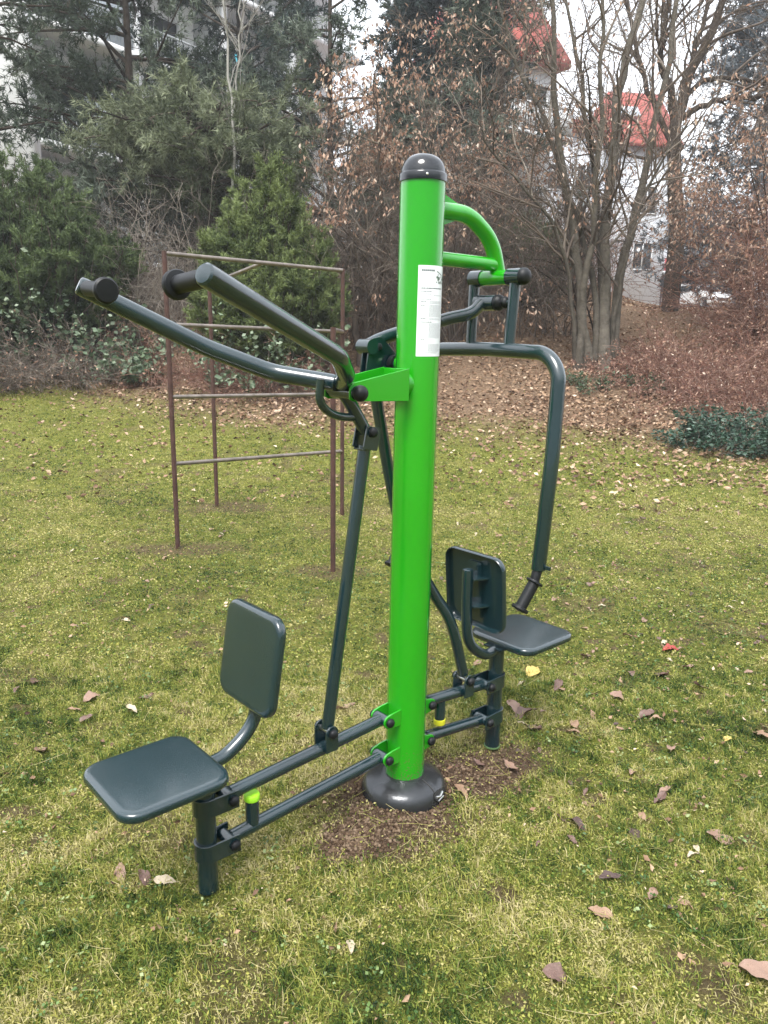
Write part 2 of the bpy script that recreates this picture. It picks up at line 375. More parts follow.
# moss cushions, crumbs of straw and torn leaf between the blades
for n, y0, y1, s0, s1 in ((170000, .95, 3.8, .004, .013), (120000, 3.6, 7.6, .008, .020), (60000, 7.2, 13, .015, .03)):
    x, y = scatter(n, y0, y1, .9); k = (RNG.random(n) > litter(x, y)) & (RNG.random(n) > dirt(x, y)*.8) & (np.hypot(x-BASE[0], y-BASE[1]) > .16); x = x[k]; y = y[k]; n = len(x); a = RNG.random(n)*2*pi
    leaves(g, np.stack([x, y, hz(x, y)+.003+.014*RNG.random(n)*(1+(y0 > 3))], -1), np.stack([np.cos(a), np.sin(a), RNG.normal(0, .5, n)], -1), s0+(s1-s0)*RNG.random(n)**1.5, .55, np.clip(gcol(x, y)+RNG.normal(0, .16, n), 0, .86), .3)
tag(build('grass', g, GR), 'short mossy winter grass, yellow green and straw coloured', 'grass', kind='stuff')
# clover and small weeds
rs(12); g = Geo(); x, y = scatter(2600, 1.0, 6.5, .9); k = keep(x, y) & (fbm(x, y, 1.2, 99, 2) > .45); x = x[k]; y = y[k]; n = len(x)
m = 6; X = np.repeat(x, m)+RNG.normal(0, .012, n*m); Y = np.repeat(y, m)+RNG.normal(0, .012, n*m)
a = RNG.random(n*m)*2*pi
V0 = Geo(); P = np.stack([X, Y, hz(X, Y)+.012+.014*RNG.random(n*m)], -1)
leaves(g, P, np.stack([np.cos(a), np.sin(a), .25+0*a], -1), .006+.010*RNG.random(n*m), .8, np.repeat(RNG.random(n), m), .1)
tag(build('lawn_weeds', g, mat('weed_leaf', [(0, (.03, .075, .018)), (.6, (.11, .19, .045)), (1, (.30, .36, .16))], .5, trans=.2)), 'clover and small round weeds growing through the grass', 'ground cover', kind='stuff')
# ------------------------------------------------------------------ shape helpers for made things
def fillet(pts, r, n=8):
    pts = [np.asarray(p, float) for p in pts]; r = r if isinstance(r, (list, tuple)) else [r]*(len(pts)-2)
    out = [pts[0]]
    for i in range(1, len(pts)-1):
        a = unit(pts[i-1]-pts[i]); c = unit(pts[i+1]-pts[i]); th = math.acos(max(-1, min(1, float(a@c)))); d = r[i-1]/math.tan(th/2) if th < 3.1 else 0
        d = min(d, .49*np.linalg.norm(pts[i-1]-pts[i]), .49*np.linalg.norm(pts[i+1]-pts[i]))
        if d < 1e-4: out.append(pts[i]); continue
        p0 = pts[i]+a*d; p1 = pts[i]+c*d; rr = d*math.tan(th/2); ce = pts[i]+unit(a+c)*rr/math.sin(th/2)
        v0 = p0-ce; v1 = p1-ce; w_ = math.acos(max(-1, min(1, float(unit(v0)@unit(v1)))))
        for k in range(n+1):
            f = k/n; out.append(ce+(v0*math.sin((1-f)*w_)+v1*math.sin(f*w_))/max(math.sin(w_), 1e-6))
    out.append(pts[-1]); return np.array(out)
def pipe(g, path, r, sides=24, cap=True, dome=0):
    """solid tube along a polyline with parallel-transported rings"""
    P = np.asarray(path, float); k = len(P); R = np.broadcast_to(np.asarray(r, float), (k,)).copy()
    if dome:
        d0 = unit(P[0]-P[1]); d1 = unit(P[-1]-P[-2]); A = [P[0]+d0*R[0]*.35*dome*q for q in (1, .9, .6)]; B = [P[-1]+d1*R[-1]*.35*dome*q for q in (.6, .9, 1)]
        P = np.vstack([A, P, B]); R = np.concatenate([[R[0]*.45, R[0]*.8, R[0]*.96], R, [R[-1]*.96, R[-1]*.8, R[-1]*.45]]); k = len(P)
    T = np.gradient(P, axis=0); T = unit(T); a = np.cross(T[0], [0, 0, 1.] if abs(T[0][2]) < .9 else [1., 0, 0]); a = unit(a); V = []
    an = np.arange(sides)*2*pi/sides
    for i in range(k):
        a = unit(a-T[i]*(a@T[i])); b_ = np.cross(T[i], a); V.append(P[i]+R[i]*(np.cos(an)[:, None]*a+np.sin(an)[:, None]*b_))
    F = []; i = np.arange(k-1)[:, None]*sides; j = np.arange(sides)[None]; j2 = (j+1) % sides
    F = np.stack([i+j, i+j2, i+j2+sides, i+j+sides], -1).reshape(-1, 4)
    Fs = [F]
    if cap: Fs += [np.arange(sides)[::-1][None], (np.arange(sides)+(k-1)*sides)[None]]
    g.add(np.vstack(V), Fs); return g
def lathe(g, prof, c=(0, 0, 0), axis=(0, 0, 1), sides=32):
    prof = np.asarray(prof, float); ax = unit(axis); P = np.asarray(c)+prof[:, 1:2]*ax
    a = unit(np.cross(ax, [0, 0, 1.] if abs(ax[2]) < .9 else [1., 0, 0])); b_ = np.cross(ax, a); an = np.arange(sides)*2*pi/sides
    V = [P[i]+prof[i, 0]*(np.cos(an)[:, None]*a+np.sin(an)[:, None]*b_) for i in range(len(prof))]; k = len(prof)
    i = np.arange(k-1)[:, None]*sides; j = np.arange(sides)[None]; j2 = (j+1) % sides
    g.add(np.vstack(V), [np.stack([i+j, i+j2, i+j2+sides, i+j+sides], -1).reshape(-1, 4), np.arange(sides)[::-1][None], (np.arange(sides)+(k-1)*sides)[None]]); return g
def ball(g, c, r, axis=(0, 0, 1), sides=20, n=10, sq=1):
    th = np.linspace(.05, pi-.05, n); return lathe(g, np.stack([r*np.sin(th), -r*sq*np.cos(th)], -1), c, axis, sides)
def prism(g, poly, o, ex, ey, ez, t):
    """polygon (m,2) in the plane ex, ey thickened by t along ez, centred"""
    p = np.asarray(poly, float); m = len(p); ex, ey, ez = (np.asarray(q, float) for q in (ex, ey, ez))
    b_ = np.asarray(o)+p[:, :1]*ex+p[:, 1:]*ey; V = np.vstack([b_-ez*t/2, b_+ez*t/2]); i = np.arange(m); j = (i+1) % m
    g.add(V, [i[::-1][None], (i+m)[None], np.stack([i, j, j+m, i+m], -1)]); return g
def rrect(w_, h, r, n=8):
    out = []
    for cx, cy_, a0 in ((w_/2-r, h/2-r, 0), (-w_/2+r, h/2-r, 90), (-w_/2+r, -h/2+r, 180), (w_/2-r, -h/2+r, 270)):
        for k in range(n+1):
            a = radians(a0+90*k/n); out.append((cx+r*cos(a), cy_+r*sin(a)))
    return np.array(out)
def stadium(x0, x1, r, n=10):
    """rounded only at the x0 end"""
    return np.array([(x1, r)]+[(x0+r*cos(radians(90+180*k/n)), r*sin(radians(90+180*k/n))) for k in range(n+1)]+[(x1, -r)])
def pan(g, w_, h, r, o, ex, ey, ez, prof):
    """rounded plate whose rim is turned over: prof = (inset, height along ez)"""
    ex, ey, ez = (np.asarray(q, float) for q in (ex, ey, ez)); V = []; m = None
    for ins, z in prof:
        p = rrect(w_-2*ins, h-2*ins, max(r-ins, .004)); m = len(p); V.append(np.asarray(o)+p[:, :1]*ex+p[:, 1:]*ey+ez*z)
    k = len(prof); i = np.arange(k-1)[:, None]*m; j = np.arange(m)[None]; j2 = (j+1) % m
    g.add(np.vstack(V), [np.stack([i+j2, i+j, i+j+m, i+j2+m], -1).reshape(-1, 4), np.arange(m)[None], (np.arange(m)+(k-1)*m)[::-1][None]]); return g
PANP = [(.022, .0), (.012, -.0005), (.006, -.002), (.002, -.0055), (0, -.011), (0, -.024), (.003, -.027), (.006, -.024), (.008, -.006)]

# ------------------------------------------------------------------ the exercise machine
GREEN = mat('green_paint', (.014, .30, .007), .22, coat=.6, noise=(3, .04))
DARK = mat('anthracite_paint', (.0062, .0215, .027), .24, coat=.85, noise=(4, .15), bump=.03, bscale=400)
RUB = mat('black_rubber', (.006, .007, .009), .5, noise=(40, .15), spec=.35)
CAPM = mat('black_plastic', (.004, .006, .009), .10, coat=.3)
COVER = mat('dark_cover_plastic', (.055, .058, .062), .25, metal=.65, noise=(9, .12), bump=.05, bscale=90)
LIME = mat('lime_rubber', (.33, .72, .03), .45); YEL = mat('yellow_rubber', (.70, .68, .03), .5)
STEEL = mat('steel', (.6, .6, .6), .3, metal=1.0)
gm = thing('outdoor_gym_machine', 'green pole exercise machine with two dark seats, raised pull down arms and a chest press', 'gym machine', tuple(BASE), AZ)
# fine soil splash on the lowest part of the green pole
t = GREEN.node_tree; pb = t.nodes['Principled BSDF']; src = pb.inputs['Base Color'].links[0].from_socket
tcs = t.nodes.new('ShaderNodeTexCoord').outputs['Object']; sep = t.nodes.new('ShaderNodeSeparateXYZ'); t.links.new(tcs, sep.inputs[0])
m1 = t.nodes.new('ShaderNodeMapRange'); t.links.new(sep.outputs[2], m1.inputs[0]); m1.inputs[1].default_value = .07; m1.inputs[2].default_value = .40; m1.inputs[3].default_value = .15; m1.inputs[4].default_value = -.10
n1_ = nnoise(t, 130, 3, .7, tcs); ad = t.nodes.new('ShaderNodeMath'); t.links.new(n1_, ad.inputs[0]); t.links.new(m1.outputs[0], ad.inputs[1])
m2 = t.nodes.new('ShaderNodeMapRange'); t.links.new(ad.outputs[0], m2.inputs[0]); m2.inputs[1].default_value = .66; m2.inputs[2].default_value = .70; m2.inputs[4].default_value = .8
t.links.new(mixc(t, m2.outputs[0], src, (.12, .085, .055)), pb.inputs['Base Color'])
def part(name, g, m, parent=None, smooth=35, **k): return build(name, g, m, parent or gm, smooth=smooth, **k)
def n_(u, n, z): return np.array([u, -n, z])   # u along the machine, n towards the camera side, z up
X_, Y_, Z_ = np.eye(3)
TOP = np.array([.021, 0, 2.108]); BOT = np.array([0, 0, -.05])
pole = part('pole', pipe(Geo(), [BOT, BOT+(TOP-BOT)*.5, TOP], .0700, 64), GREEN)
def pz(z): return BOT+(TOP-BOT)*((z-BOT[2])/(TOP[2]-BOT[2]))
cp = part('pole_cap', lathe(Geo(), [(.0715, -.012), (.0745, -.012), (.0752, .008), (.073, .012), (.0695, .014), (.0675, .028), (.061, .044), (.050, .056), (.035, .0645), (.018, .069), (.003, .070)], TOP, Z_, 48), CAPM, pole)
bd = unit(np.array([-.62, -.78, 0])); a0 = AZ
# cap screws face the camera side and the back
for an in (-math.pi/2-AZ+.12, math.pi/2-AZ):
    d = np.array([cos(an), sin(an), 0]); part('screw', ball(Geo(), TOP+d*.0752+Z_*0, .004, d, 12, 6, .5), STEEL, cp)
base = part('base_cover', lathe(Geo(), [(.146, -.05), (.153, -.03), (.1555, -.010), (.156, .012), (.1535, .034), (.146, .056), (.133, .068), (.117, .077), (.100, .0835), (.086, .0875), (.0765, .0905), (.0725, .0905)], (0, 0, .004), Z_, 72), COVER)
# joint of the two halves with its clip
an = -math.pi/2-AZ+radians(54); d = np.array([cos(an), sin(an), 0]); s = np.array([-sin(an), cos(an), 0])
rc = Geo(); prism(rc, rrect(.055, .030, .012), d*.146+Z_*.050, s, unit(Z_-.5*d), unit(d+.5*Z_), .012); part('clip_recess', rc, mat('recess_black', (.01, .01, .01), .6), base)
rc = Geo(); pipe(rc, fillet([d*.152+s*.020+Z_*.056, d*.156+s*0+Z_*.048, d*.152-s*.022+Z_*.054], .01), .0045, 10); pipe(rc, [d*.1575+s*.018+Z_*.042, d*.1585-s*.016+Z_*.038], .003, 10); part('clip', rc, STEEL, base)
for sg in (1, -1):
    sm_ = Geo()
    an2 = -math.pi/2-AZ+radians(48 if sg > 0 else 228); dd = np.array([cos(an2), sin(an2), 0])
    pipe(sm_, [dd*r_+Z_*(z_+.0045) for r_, z_ in ((.1557, -.010), (.1562, .012), (.1538, .034), (.1463, .056), (.1333, .0685), (.1172, .0775), (.1002, .0840), (.0865, .0880))], .0018, 6)
    part('seam', sm_, mat('recess_black', (.01, .01, .01), .6), base)

# information label wrapped on the pole
WHITE = mat('label_white', (.80, .83, .86), .35, coat=.2); INK = mat('label_ink', (.30, .32, .36), .6); INKD = mat('label_ink_dark', (.10, .13, .14), .6); INKG = mat('label_ink_green', (.10, .15, .12), .6)
LZ0, LZ1 = 1.574, 1.848; LA0 = -math.pi/2-AZ-radians(7); LW = radians(86)
def lab(g, a0, a1, z0, z1, r):
    n = max(2, int((a1-a0)/radians(4))+1); aa = np.linspace(a0, a1, n); V = []
    for z in (z0, z1):
        c_ = pz(z)
        for a in aa: V.append(c_+np.array([cos(a)*r, sin(a)*r, 0]))
    i = np.arange(n-1); g.add(np.array(V), np.stack([i, i+1, i+1+n, i+n], -1))
gl = Geo(); lab(gl, LA0, LA0+LW, LZ0, LZ1, .0704); lb = part('information_label', gl, WHITE, pole, smooth=180)
def ln_(g, x0, x1, z0, h): lab(g, LA0+LW*x0, LA0+LW*x1, LZ1-z0-h, LZ1-z0, .0707)
rs(21); g1 = Geo(); g2 = Geo(); g3 = Geo(); g4 = Geo()
x = .10
for wd in (.05, .04, .045, .05, .05, .045, .06): ln_(g2, x, x+wd, .012, .0052); x += wd+.012
def para(x0, x1, z, n, h=.0012, gp=.0031, gg=None, e=.25):
    for i in range(n):
        xe = x1-(e*RNG.random()*(x1-x0)); x = x0
        while x < xe:
            q = min(.02+.05*RNG.random(), xe-x); ln_(gg or g1, x, x+q, z+i*gp, h); x += q+.012
para(.10, .92, .066, 1, .0032, gg=g2, e=.05); para(.10, .5, .076, 1, .003); para(.10, .45, .084, 1, .002); para(.5, .9, .088, 1, .0014)
para(.10, .45, .100, 1, .002); para(.10, .28, .107, 1, .002, gg=g2); para(.36, .95, .106, 3)
para(.10, .26, .118, 1, .002, gg=g2); para(.36, .95, .118, 12); para(.10, .28, .158, 1, .002, gg=g2); para(.36, .95, .158, 2)
para(.10, .5, .168, 1, .0022, gg=g2); para(.36, .92, .173, 15); para(.10, .26, .222, 1, .0022, gg=g2); para(.36, .9, .236, 8); para(.10, .92, .266-.004, 1, .002)
part('printed_text', g1, INK, lb, smooth=180); part('printed_heading', g2, INKD, lb, smooth=180)
# round sketch emblem at the upper right of the label: a slanted roof stroke over dark tufts
def dab(gg, x, z, rx, rz, n=7):
    c_ = pz(LZ1-z); V = []
    for k in range(n):
        a = LA0+LW*(x+rx*cos(2*pi*k/n)); V.append(pz(LZ1-z-rz*sin(2*pi*k/n))*[1, 1, 1]+np.array([cos(a)*.0708, sin(a)*.0708, 0]))
    gg.add(np.array(V), np.arange(n)[None])
for i in range(9): dab(g3, .62+i*.03, .017+i*.0013, .022, .0016)
for (x, z, rx, rz) in ((.63, .034, .05, .004), (.70, .037, .06, .005), (.67, .041, .04, .004), (.78, .032, .02, .002), (.66, .027, .015, .004), (.90, .040, .03, .0035), (.86, .034, .012, .006), (.94, .036, .015, .006), (.60, .049, .02, .0022), (.70, .049, .02, .005), (.76, .050, .03, .004), (.84, .048, .03, .006), (.91, .051, .02, .003)): dab(g3, x, z, rx, rz)
part('printed_emblem', g3, INKG, lb, smooth=180)

def capball(g, u, n, z, r=.016): return ball(g, n_(u, n, z), r, Y_, 20, 10, .75)
def bolt(parent, u, z, n):
    part('bolt', pipe(Geo(), [n_(u, -n, z), n_(u, n, z)], .009, 16), STEEL, parent)
    for s in (1, -1): part('bolt_cap', capball(Geo(), u, s*n, z, .0165), RUB, parent)
# green lugs on the pole for the four linkage bars
for sgn, zs in ((-1, (.337, .193)), (1, (.337, .195))):
    for z in zs:
        g = Geo()
        for n in (-.034, .034):
            p = stadium(0, .058, .026)*np.array([-1, 1]); p = np.array([(sgn*(.116-.0 - (.058 - abs(q[0])) if False else .0), 0) for q in p]) if False else None
            uu_ = .112 if sgn < 0 else .092; pl = [(.050, -.030), (uu_-.02, -.027)]+[(uu_+.021*sin(radians(a)), -.023*cos(radians(a))) for a in range(0, 181, 18)]+[(uu_-.02, .027), (.050, .030)]
            prism(g, [(sgn*q[0], q[1]) for q in pl], n_(0, n, z), X_, Z_, Y_, .007)
        lug = part('pole_lug', g, GREEN, pole, bevel=.001)
        bolt(lug, sgn*(.112 if sgn < 0 else .092), z, .044)
# linkage bars
bars = {}
for nm, a, b_ in (('lu', (-.112, .336), (-.725, .298)), ('ll', (-.112, .190), (-.727, .150)), ('ru', (.092, .334), (.418, .306)), ('rl', (.092, .192), (.420, .155))):
    g = Geo(); d = unit(np.array([b_[0]-a[0], 0, b_[1]-a[1]])); A = n_(a[0], 0, a[1]); B = n_(b_[0], 0, b_[1])
    pipe(g, [A+d*.012, B-d*.012], .0215, 32)
    for C_ in (A, B): pipe(g, [C_-Y_*.029, C_+Y_*.029], .020, 28)
    bars[nm] = part('linkage_bar', g, DARK)
# seat posts with strap clamps
for sgn, uc, ub, zz in ((-1, -.797, -.726, (.298, .150)), (1, .490, .419, (.306, .155))):
    g = Geo(); pipe(g, [n_(uc, 0, .012), n_(uc, 0, .425 if sgn < 0 else .442)], .030, 36); post = part('seat_post', g, DARK)
    if sgn > 0:
        part('ring', lathe(Geo(), [(.0305, 0), (.033, 0), (.033, .006), (.0305, .006)], n_(uc, 0, .012), Z_, 32), mat('dull_green_ring', (.09, .16, .06), .6), post)
    for z in zz:
        g = Geo(); o = n_(uc, 0, z); dr = 1 if ub > uc else -1; e = abs(ub-uc); pth = []
        outl = [(dr*(e+.020), .041)]+[(-dr*.0375*sin(radians(q)), .0375*cos(radians(q))) for q in range(0, 181, 12)]+[(dr*(e+.020), -.041)]
        inn = [(dr*(e+.020), -.035)]+[(-dr*.0305*sin(radians(q)), -.0305*cos(radians(q))) for q in range(0, 181, 12)]+[(dr*(e+.020), .035)]
        O = np.array(outl); I = np.array(inn[::-1]); m = len(O); P = []
        for z_ in (-.028, .028):
            for q in (O, I):
                for a_, b2 in q: P.append(o+np.array([a_, b2, z_]))
        i = np.arange(m-1); q4 = lambda a, b2: np.stack([a+i, a+i+1, b2+i+1, b2+i], -1)
        Fc = [q4(0, m)[:, ::-1], q4(2*m, 3*m), q4(0, 2*m), q4(m, 3*m)[:, ::-1], np.array([[0, m, 3*m, 2*m], [m-1, 2*m-1+m*0, 4*m-1, 3*m-1]])]
        g.add(np.array(P), Fc); cl = part('strap_clamp', g, DARK, post, bevel=.0012)
        bolt(cl, ub, z, .045)
# bump stops
g = Geo(); pipe(g, [n_(-.640, 0, .165), n_(-.640, 0, .252)], .021, 28); bs = part('bump_stop', g, DARK)
part('rubber_cap', lathe(Geo(), [(.019, 0), (.0235, .001), (.0245, .006), (.0245, .018), (.022, .022), (.006, .0225)], n_(-.640, 0, .246), Z_, 28), LIME, bs)
g = Geo(); pipe(g, [n_(.176, 0, .315), n_(.176, 0, .235)], .020, 28); bs = part('bump_stop', g, DARK)
part('rubber_cap', lathe(Geo(), [(.006, -.022), (.0205, -.0215), (.022, -.018), (.022, 0), (.019, .001)], n_(.176, 0, .240), Z_, 28), YEL, bs)
# seats and backrests
for sgn, uc, us, sz_ in ((-1, -.797, -.940, .460), (1, .490, .640, .474)):
    g = Geo(); pan(g, .318, .318, .058, n_(us, 0, sz_), X_, Y_, Z_, PANP); seat = part('seat', g, DARK, smooth=50)
    g = Geo()
    for s in (1, -1): _box(g, n_(uc+sgn*.02, s*.04-.0025, sz_-.024), n_(us+sgn*.10, s*.04+.0025, sz_-.004))
    _box(g, n_(uc-.03, -.045, sz_-.032), n_(uc+.03, .045, sz_-.026)); part('seat_bracket', g, DARK, seat)
    # backrest leans towards the pole
    if sgn < 0: bt, bb, pts = -.620, -.668, [(-.797, .418), (-.715, .432), (-.630, .505), (-.600, .640), (-.578, .800)]
    else: bt, bb, pts = .347, .374, [(.490, .432), (.410, .434), (.322, .510), (.302, .640), (.300, .795)]
    zc = .714; uc2 = (bt+bb)/2; ey = unit(np.array([bt-bb, 0, .30])); ez = np.array([sgn*1., 0, 0]); ez = unit(ez-ey*(ez@ey)); ex = np.cross(ey, ez)
    g = Geo(); pan(g, .288, .298, .050, n_(uc2, 0, zc), ex, ey, ez, PANP); back = part('backrest', g, DARK, smooth=50)
    g = Geo()
    for q in (-.055, .055):
        o = n_(uc2, 0, zc)+ey*q-ez*.028
        prism(g, [(-.062, .022), (.062, .022), (.050, -.002), (.028, -.026), (-.028, -.026), (-.050, -.002)], o, ex, ez, ey, .005)
    _box(g, (-.03, -.11, -.002), (.03, .11, .002), R=np.stack([ex, ey, ez], 1), o=n_(uc2, 0, zc)-ez*.012)
    part('backrest_bracket', g, DARK, back)
    g = Geo(); pth = smoothpath([n_(u, 0, z) for u, z in pts], 28); pipe(g, pth, .0205, 28, dome=1); part('backrest_tube', g, DARK)
# pull down lever ---------------------------------------------------------
ux, uz = -.288, 1.470
g = Geo(); pipe(g, [n_(ux, -.085, uz), n_(ux, .066, uz)], .021, 28)
pipe(g, fillet([n_(ux, -.005, uz), n_(-.262, 0, 1.435), n_(-.200, 0, 1.345)], .03), .020, 24)
piv = part('pull_lever_pivot', g, DARK)
part('end_cap', ball(Geo(), n_(ux, .080, uz), .0245, Y_, 24, 12, .9), RUB, piv)
for s in (1, -1):
    hu, hzz, hw = -.919, 1.752, .343
    pth = fillet([n_(-.305, .018, 1.500), n_(-.345, .085, 1.525), n_(-.45, .185, 1.580), n_(hu, hw, hzz)], [.05, .16], 10) if s > 0 else fillet([n_(-.315, s*.020, 1.497), n_(-.43, s*.165, 1.522), n_(-.60, s*.250, 1.592), n_(hu, s*hw, hzz)], [.16, .4], 10)
    g = Geo(); pipe(g, pth, .0258, 32, dome=1.6); arm = part('pull_arm', g, DARK)
    g = Geo(); lathe(g, [(.018, 0), (.0205, .002), (.0205, .112), (.031, .114), (.0335, .118), (.0335, .128), (.029, .133), (.004, .134)], n_(hu+.004, s*(hw-.022), hzz-.004), (0, s*1., -.07), 28)
    part('grip', g, RUB, arm)
g = Geo(); pipe(g, smoothpath([n_(-.395, .03, 1.512), n_(-.392, .022, 1.45), n_(-.350, .012, 1.412), n_(-.29, 0, 1.395), n_(-.235, 0, 1.392)], 20), .0125, 18); part('lever_brace', g, DARK)
g = Geo()
for n in (-.026, .026): prism(g, rrect(.058, .072, .006), n_(-.196, n, 1.325), unit(np.array([.93, 0, -.2])), unit(np.array([.2, 0, .93])), Y_, .006)
_box(g, (-.027, -.026, -.034), (.027, .026, -.028), o=n_(-.200, 0, 1.322)); jb = part('joint_fork', g, DARK, bevel=.001)
bolt(jb, -.196, 1.345, .034)
g = Geo(); pipe(g, [n_(-.203, 0, 1.300), n_(-.350, 0, .385)], .0205, 28); part('push_rod', g, DARK)
def fork(u, z, ub, zb):
    g = Geo()
    for n in (-.030, .030): prism(g, [(.024*cos(radians(a)), .045+.024*sin(radians(a))) for a in range(0, 181, 18)]+[(-.024, -.020), (.024, -.020)], n_(u, n, z), X_, Z_, Y_, .007)
    f = part('bar_fork', g, DARK, bevel=.001); bolt(f, u, z+.045, .040)
fork(-.355, .335, 0, 0); fork(.300, .320, 0, 0)
# green bracket carrying the pull lever
g = Geo(); qd = [(-.312, 1.452), (-.298, 1.446), (-.074, 1.437), (-.074, 1.538), (-.296, 1.500), (-.312, 1.487)]
for n in (-.062, .057): prism(g, [(u, z) for u, z in qd], n_(0, n, 0), X_, Z_, Y_, .006)
_box(g, n_(-.076, -.062, 1.439), n_(-.071, .057, 1.536))
pipe(g, [n_(-.072, 0, 1.487), n_(-.02, 0, 1.487)], .045, 28); lbk = part('lever_bracket', g, GREEN, bevel=.0012)
# chest press ---------------------------------------------------------
g = Geo(); pth = fillet([n_(.075, 0, 2.026), n_(.232, 0, 2.026), n_(.352, 0, 1.955), n_(.392, 0, 1.845)], [.18, .16], 14); pipe(g, pth, .0270, 32)
pipe(g, [n_(.075, 0, 1.880), n_(.380, 0, 1.878)], .0225, 28); arch = part('press_support_arm', g, GREEN)
g = Geo()
for z0, z1, s in ((2.092, 2.036, 1), (1.965, 2.018, -1)): prism(g, [(.068, z0), (.085, z0-.008*s), (.225, z1), (.068, z1)], n_(0, 0, 0), X_, Z_, Y_, .006)
part('gusset', g, GREEN, arch)
g = Geo(); pipe(g, [n_(.374, -.062, 1.835), n_(.374, .062, 1.835)], .0250, 32); part('pivot_sleeve', g, GREEN, arch)
pr = Geo()
for s in (1, -1):
    pipe(pr, [n_(.374, s*.064+(.012 if s < 0 else 0), 1.835), n_(.374, s*.122+(.020 if s < 0 else 0), 1.835)], .0285, 32)
    pipe(pr, [n_(.374, s*.092, 1.820), n_(.363, s*.088, 1.600)], .0195, 28)
pth = fillet([n_(.282, -.330, .885), n_(.310, -.335, 1.25), n_(.350, -.314, 1.588), n_(.360, 0, 1.595), n_(.350, .314, 1.588), n_(.310, .335, 1.25), n_(.282, .330, .885)], [1.0, .11, .5, .11, 1.0], 14)
pipe(pr, pth, .0245, 32, dome=.5); press = part('press_frame', pr, DARK)
for s in (1, -1):
    g = Geo(); ball(g, n_(.374, s*.128 if s > 0 else -.103, 1.835), .0285, Y_, 24, 12, .8 if s > 0 else .35); part('end_cap', g, RUB, press)
    A = n_(.280, s*.330, .890); B = n_(.262, s*.330, .840); Cc = n_(.205, s*.318, .752)
    g = Geo(); pipe(g, fillet([A, B, Cc], .04), .0165, 20); dd = unit(Cc-B)
    lathe(g, [(.017, 0), (.029, .001), (.030, .004), (.029, .008), (.0195, .009), (.0195, .098), (.0295, .100), (.0300, .108), (.027, .112), (.004, .112)], B-dd*.008, dd, 26)
    part('grip', g, RUB, press)
g = Geo(); _box(g, (-.003, -.012, -.006), (.003, .012, .006), o=n_(.283, .365, .895)); part('stop_tab', g, DARK, press)
g = Geo(); pipe(g, [n_(.366, -.085, 1.752), n_(.366, .085, 1.752)], .011, 18); pipe(g, [n_(.366, -.070, 1.752), n_(.366, .020, 1.752)], .0265, 28)
pipe(g, smoothpath([n_(.350, -.035, 1.750), n_(.305, -.045, 1.715), n_(.22, -.075, 1.694), n_(.0, -.125, 1.634), n_(-.088, -.140, 1.600)], 24), .0215, 24)
pipe(g, [n_(-.088, -.160, 1.600), n_(-.088, -.10, 1.600)], .0245, 24); lever = part('drive_lever', g, DARK)
g = Geo(); ball(g, n_(.366, .030, 1.752), .0275, Y_, 24, 12, .8); part('end_cap', g, RUB, lever); part('end_cap', ball(Geo(), n_(.366, .060, 1.752), .020, Y_, 20, 10, .8), RUB, lever)
g = Geo(); tri = [(-.075, 1.628), (-.045, 1.632), (-.028, 1.620), (.040, 1.560), (.045, 1.530), (.030, 1.500), (-.012, 1.440), (-.060, 1.430), (-.098, 1.470), (-.108, 1.520), (-.094, 1.620)]
for n in (-.140, -.112): prism(g, tri, n_(0, n, 0), X_, Z_, Y_, .006)
pipe(g, [n_(.004, -.165, 1.545), n_(.004, -.04, 1.545)], .020, 24); rk = part('rocker_plate', g, DARK, bevel=.001)
g = Geo(); part('bolt_cap', ball(Geo(), n_(-.058, -.104, 1.600), .012, Y_, 16, 8, .5), RUB, rk); pipe(g, [n_(.004, -.104, 1.545), n_(.004, -.085, 1.545)], .029, 22); part('bolt_cap', g, RUB, rk)
g = Geo(); pipe(g, [n_(0, -.05, 1.545), n_(.012, -.09, 1.545)], .024, 20); part('pole_boss', g, GREEN, pole)
g = Geo(); pipe(g, smoothpath([n_(-.050, -.134, 1.470), n_(-.030, -.134, 1.38), n_(.028, -.130, 1.13), n_(.075, -.105, .93), n_(.160, -.045, .735), n_(.205, -.015, .650), n_(.235, 0, .570), n_(.297, 0, .385)], 44), .0205, 26); part('push_rod', g, DARK)
# ------------------------------------------------------------------ houses
PLAST = mat('white_render', (.58, .59, .60), .9, noise=(.6, .08), spec=.2); PLAST2 = mat('grey_render', (.50, .52, .54), .9, noise=(.8, .1), spec=.2)
PALE = mat('pale_render', (.62, .65, .70), .9, noise=(.5, .08), spec=.2)
GLASS = mat('dark_glass', (.02, .025, .03), .08, spec=.8); FRAME = mat('window_frame', (.65, .66, .67), .5)
RTILE = mat('red_roof_tiles', (.30, .065, .048), .8, noise=(2, .25), bump=.4, bscale=14); RAILM = mat('railing_metal', (.35, .37, .38), .5)
BROWNW = mat('brown_cladding', (.10, .075, .075), .8, noise=(3, .2)); PANEL = mat('grey_panel', (.36, .40, .44), .7, noise=(2, .08))
t = RTILE.node_tree; pb = t.nodes['Principled BSDF']; src = pb.inputs['Base Color'].links[0].from_socket; tcs = t.nodes.new('ShaderNodeTexCoord').outputs['Object']
wv_ = t.nodes.new('ShaderNodeTexWave'); wv_.bands_direction = 'Z'; wv_.wave_profile = 'SAW'; wv_.inputs['Scale'].default_value = 1.1; wv_.inputs['Distortion'].default_value = .3; t.links.new(tcs, wv_.inputs['Vector'])
t.links.new(mixc(t, ramp(t, wv_.outputs['Fac'], [(0, (.55, .55, .55)), (.25, (0, 0, 0))]), src, (.09, .035, .03)), pb.inputs['Base Color'])
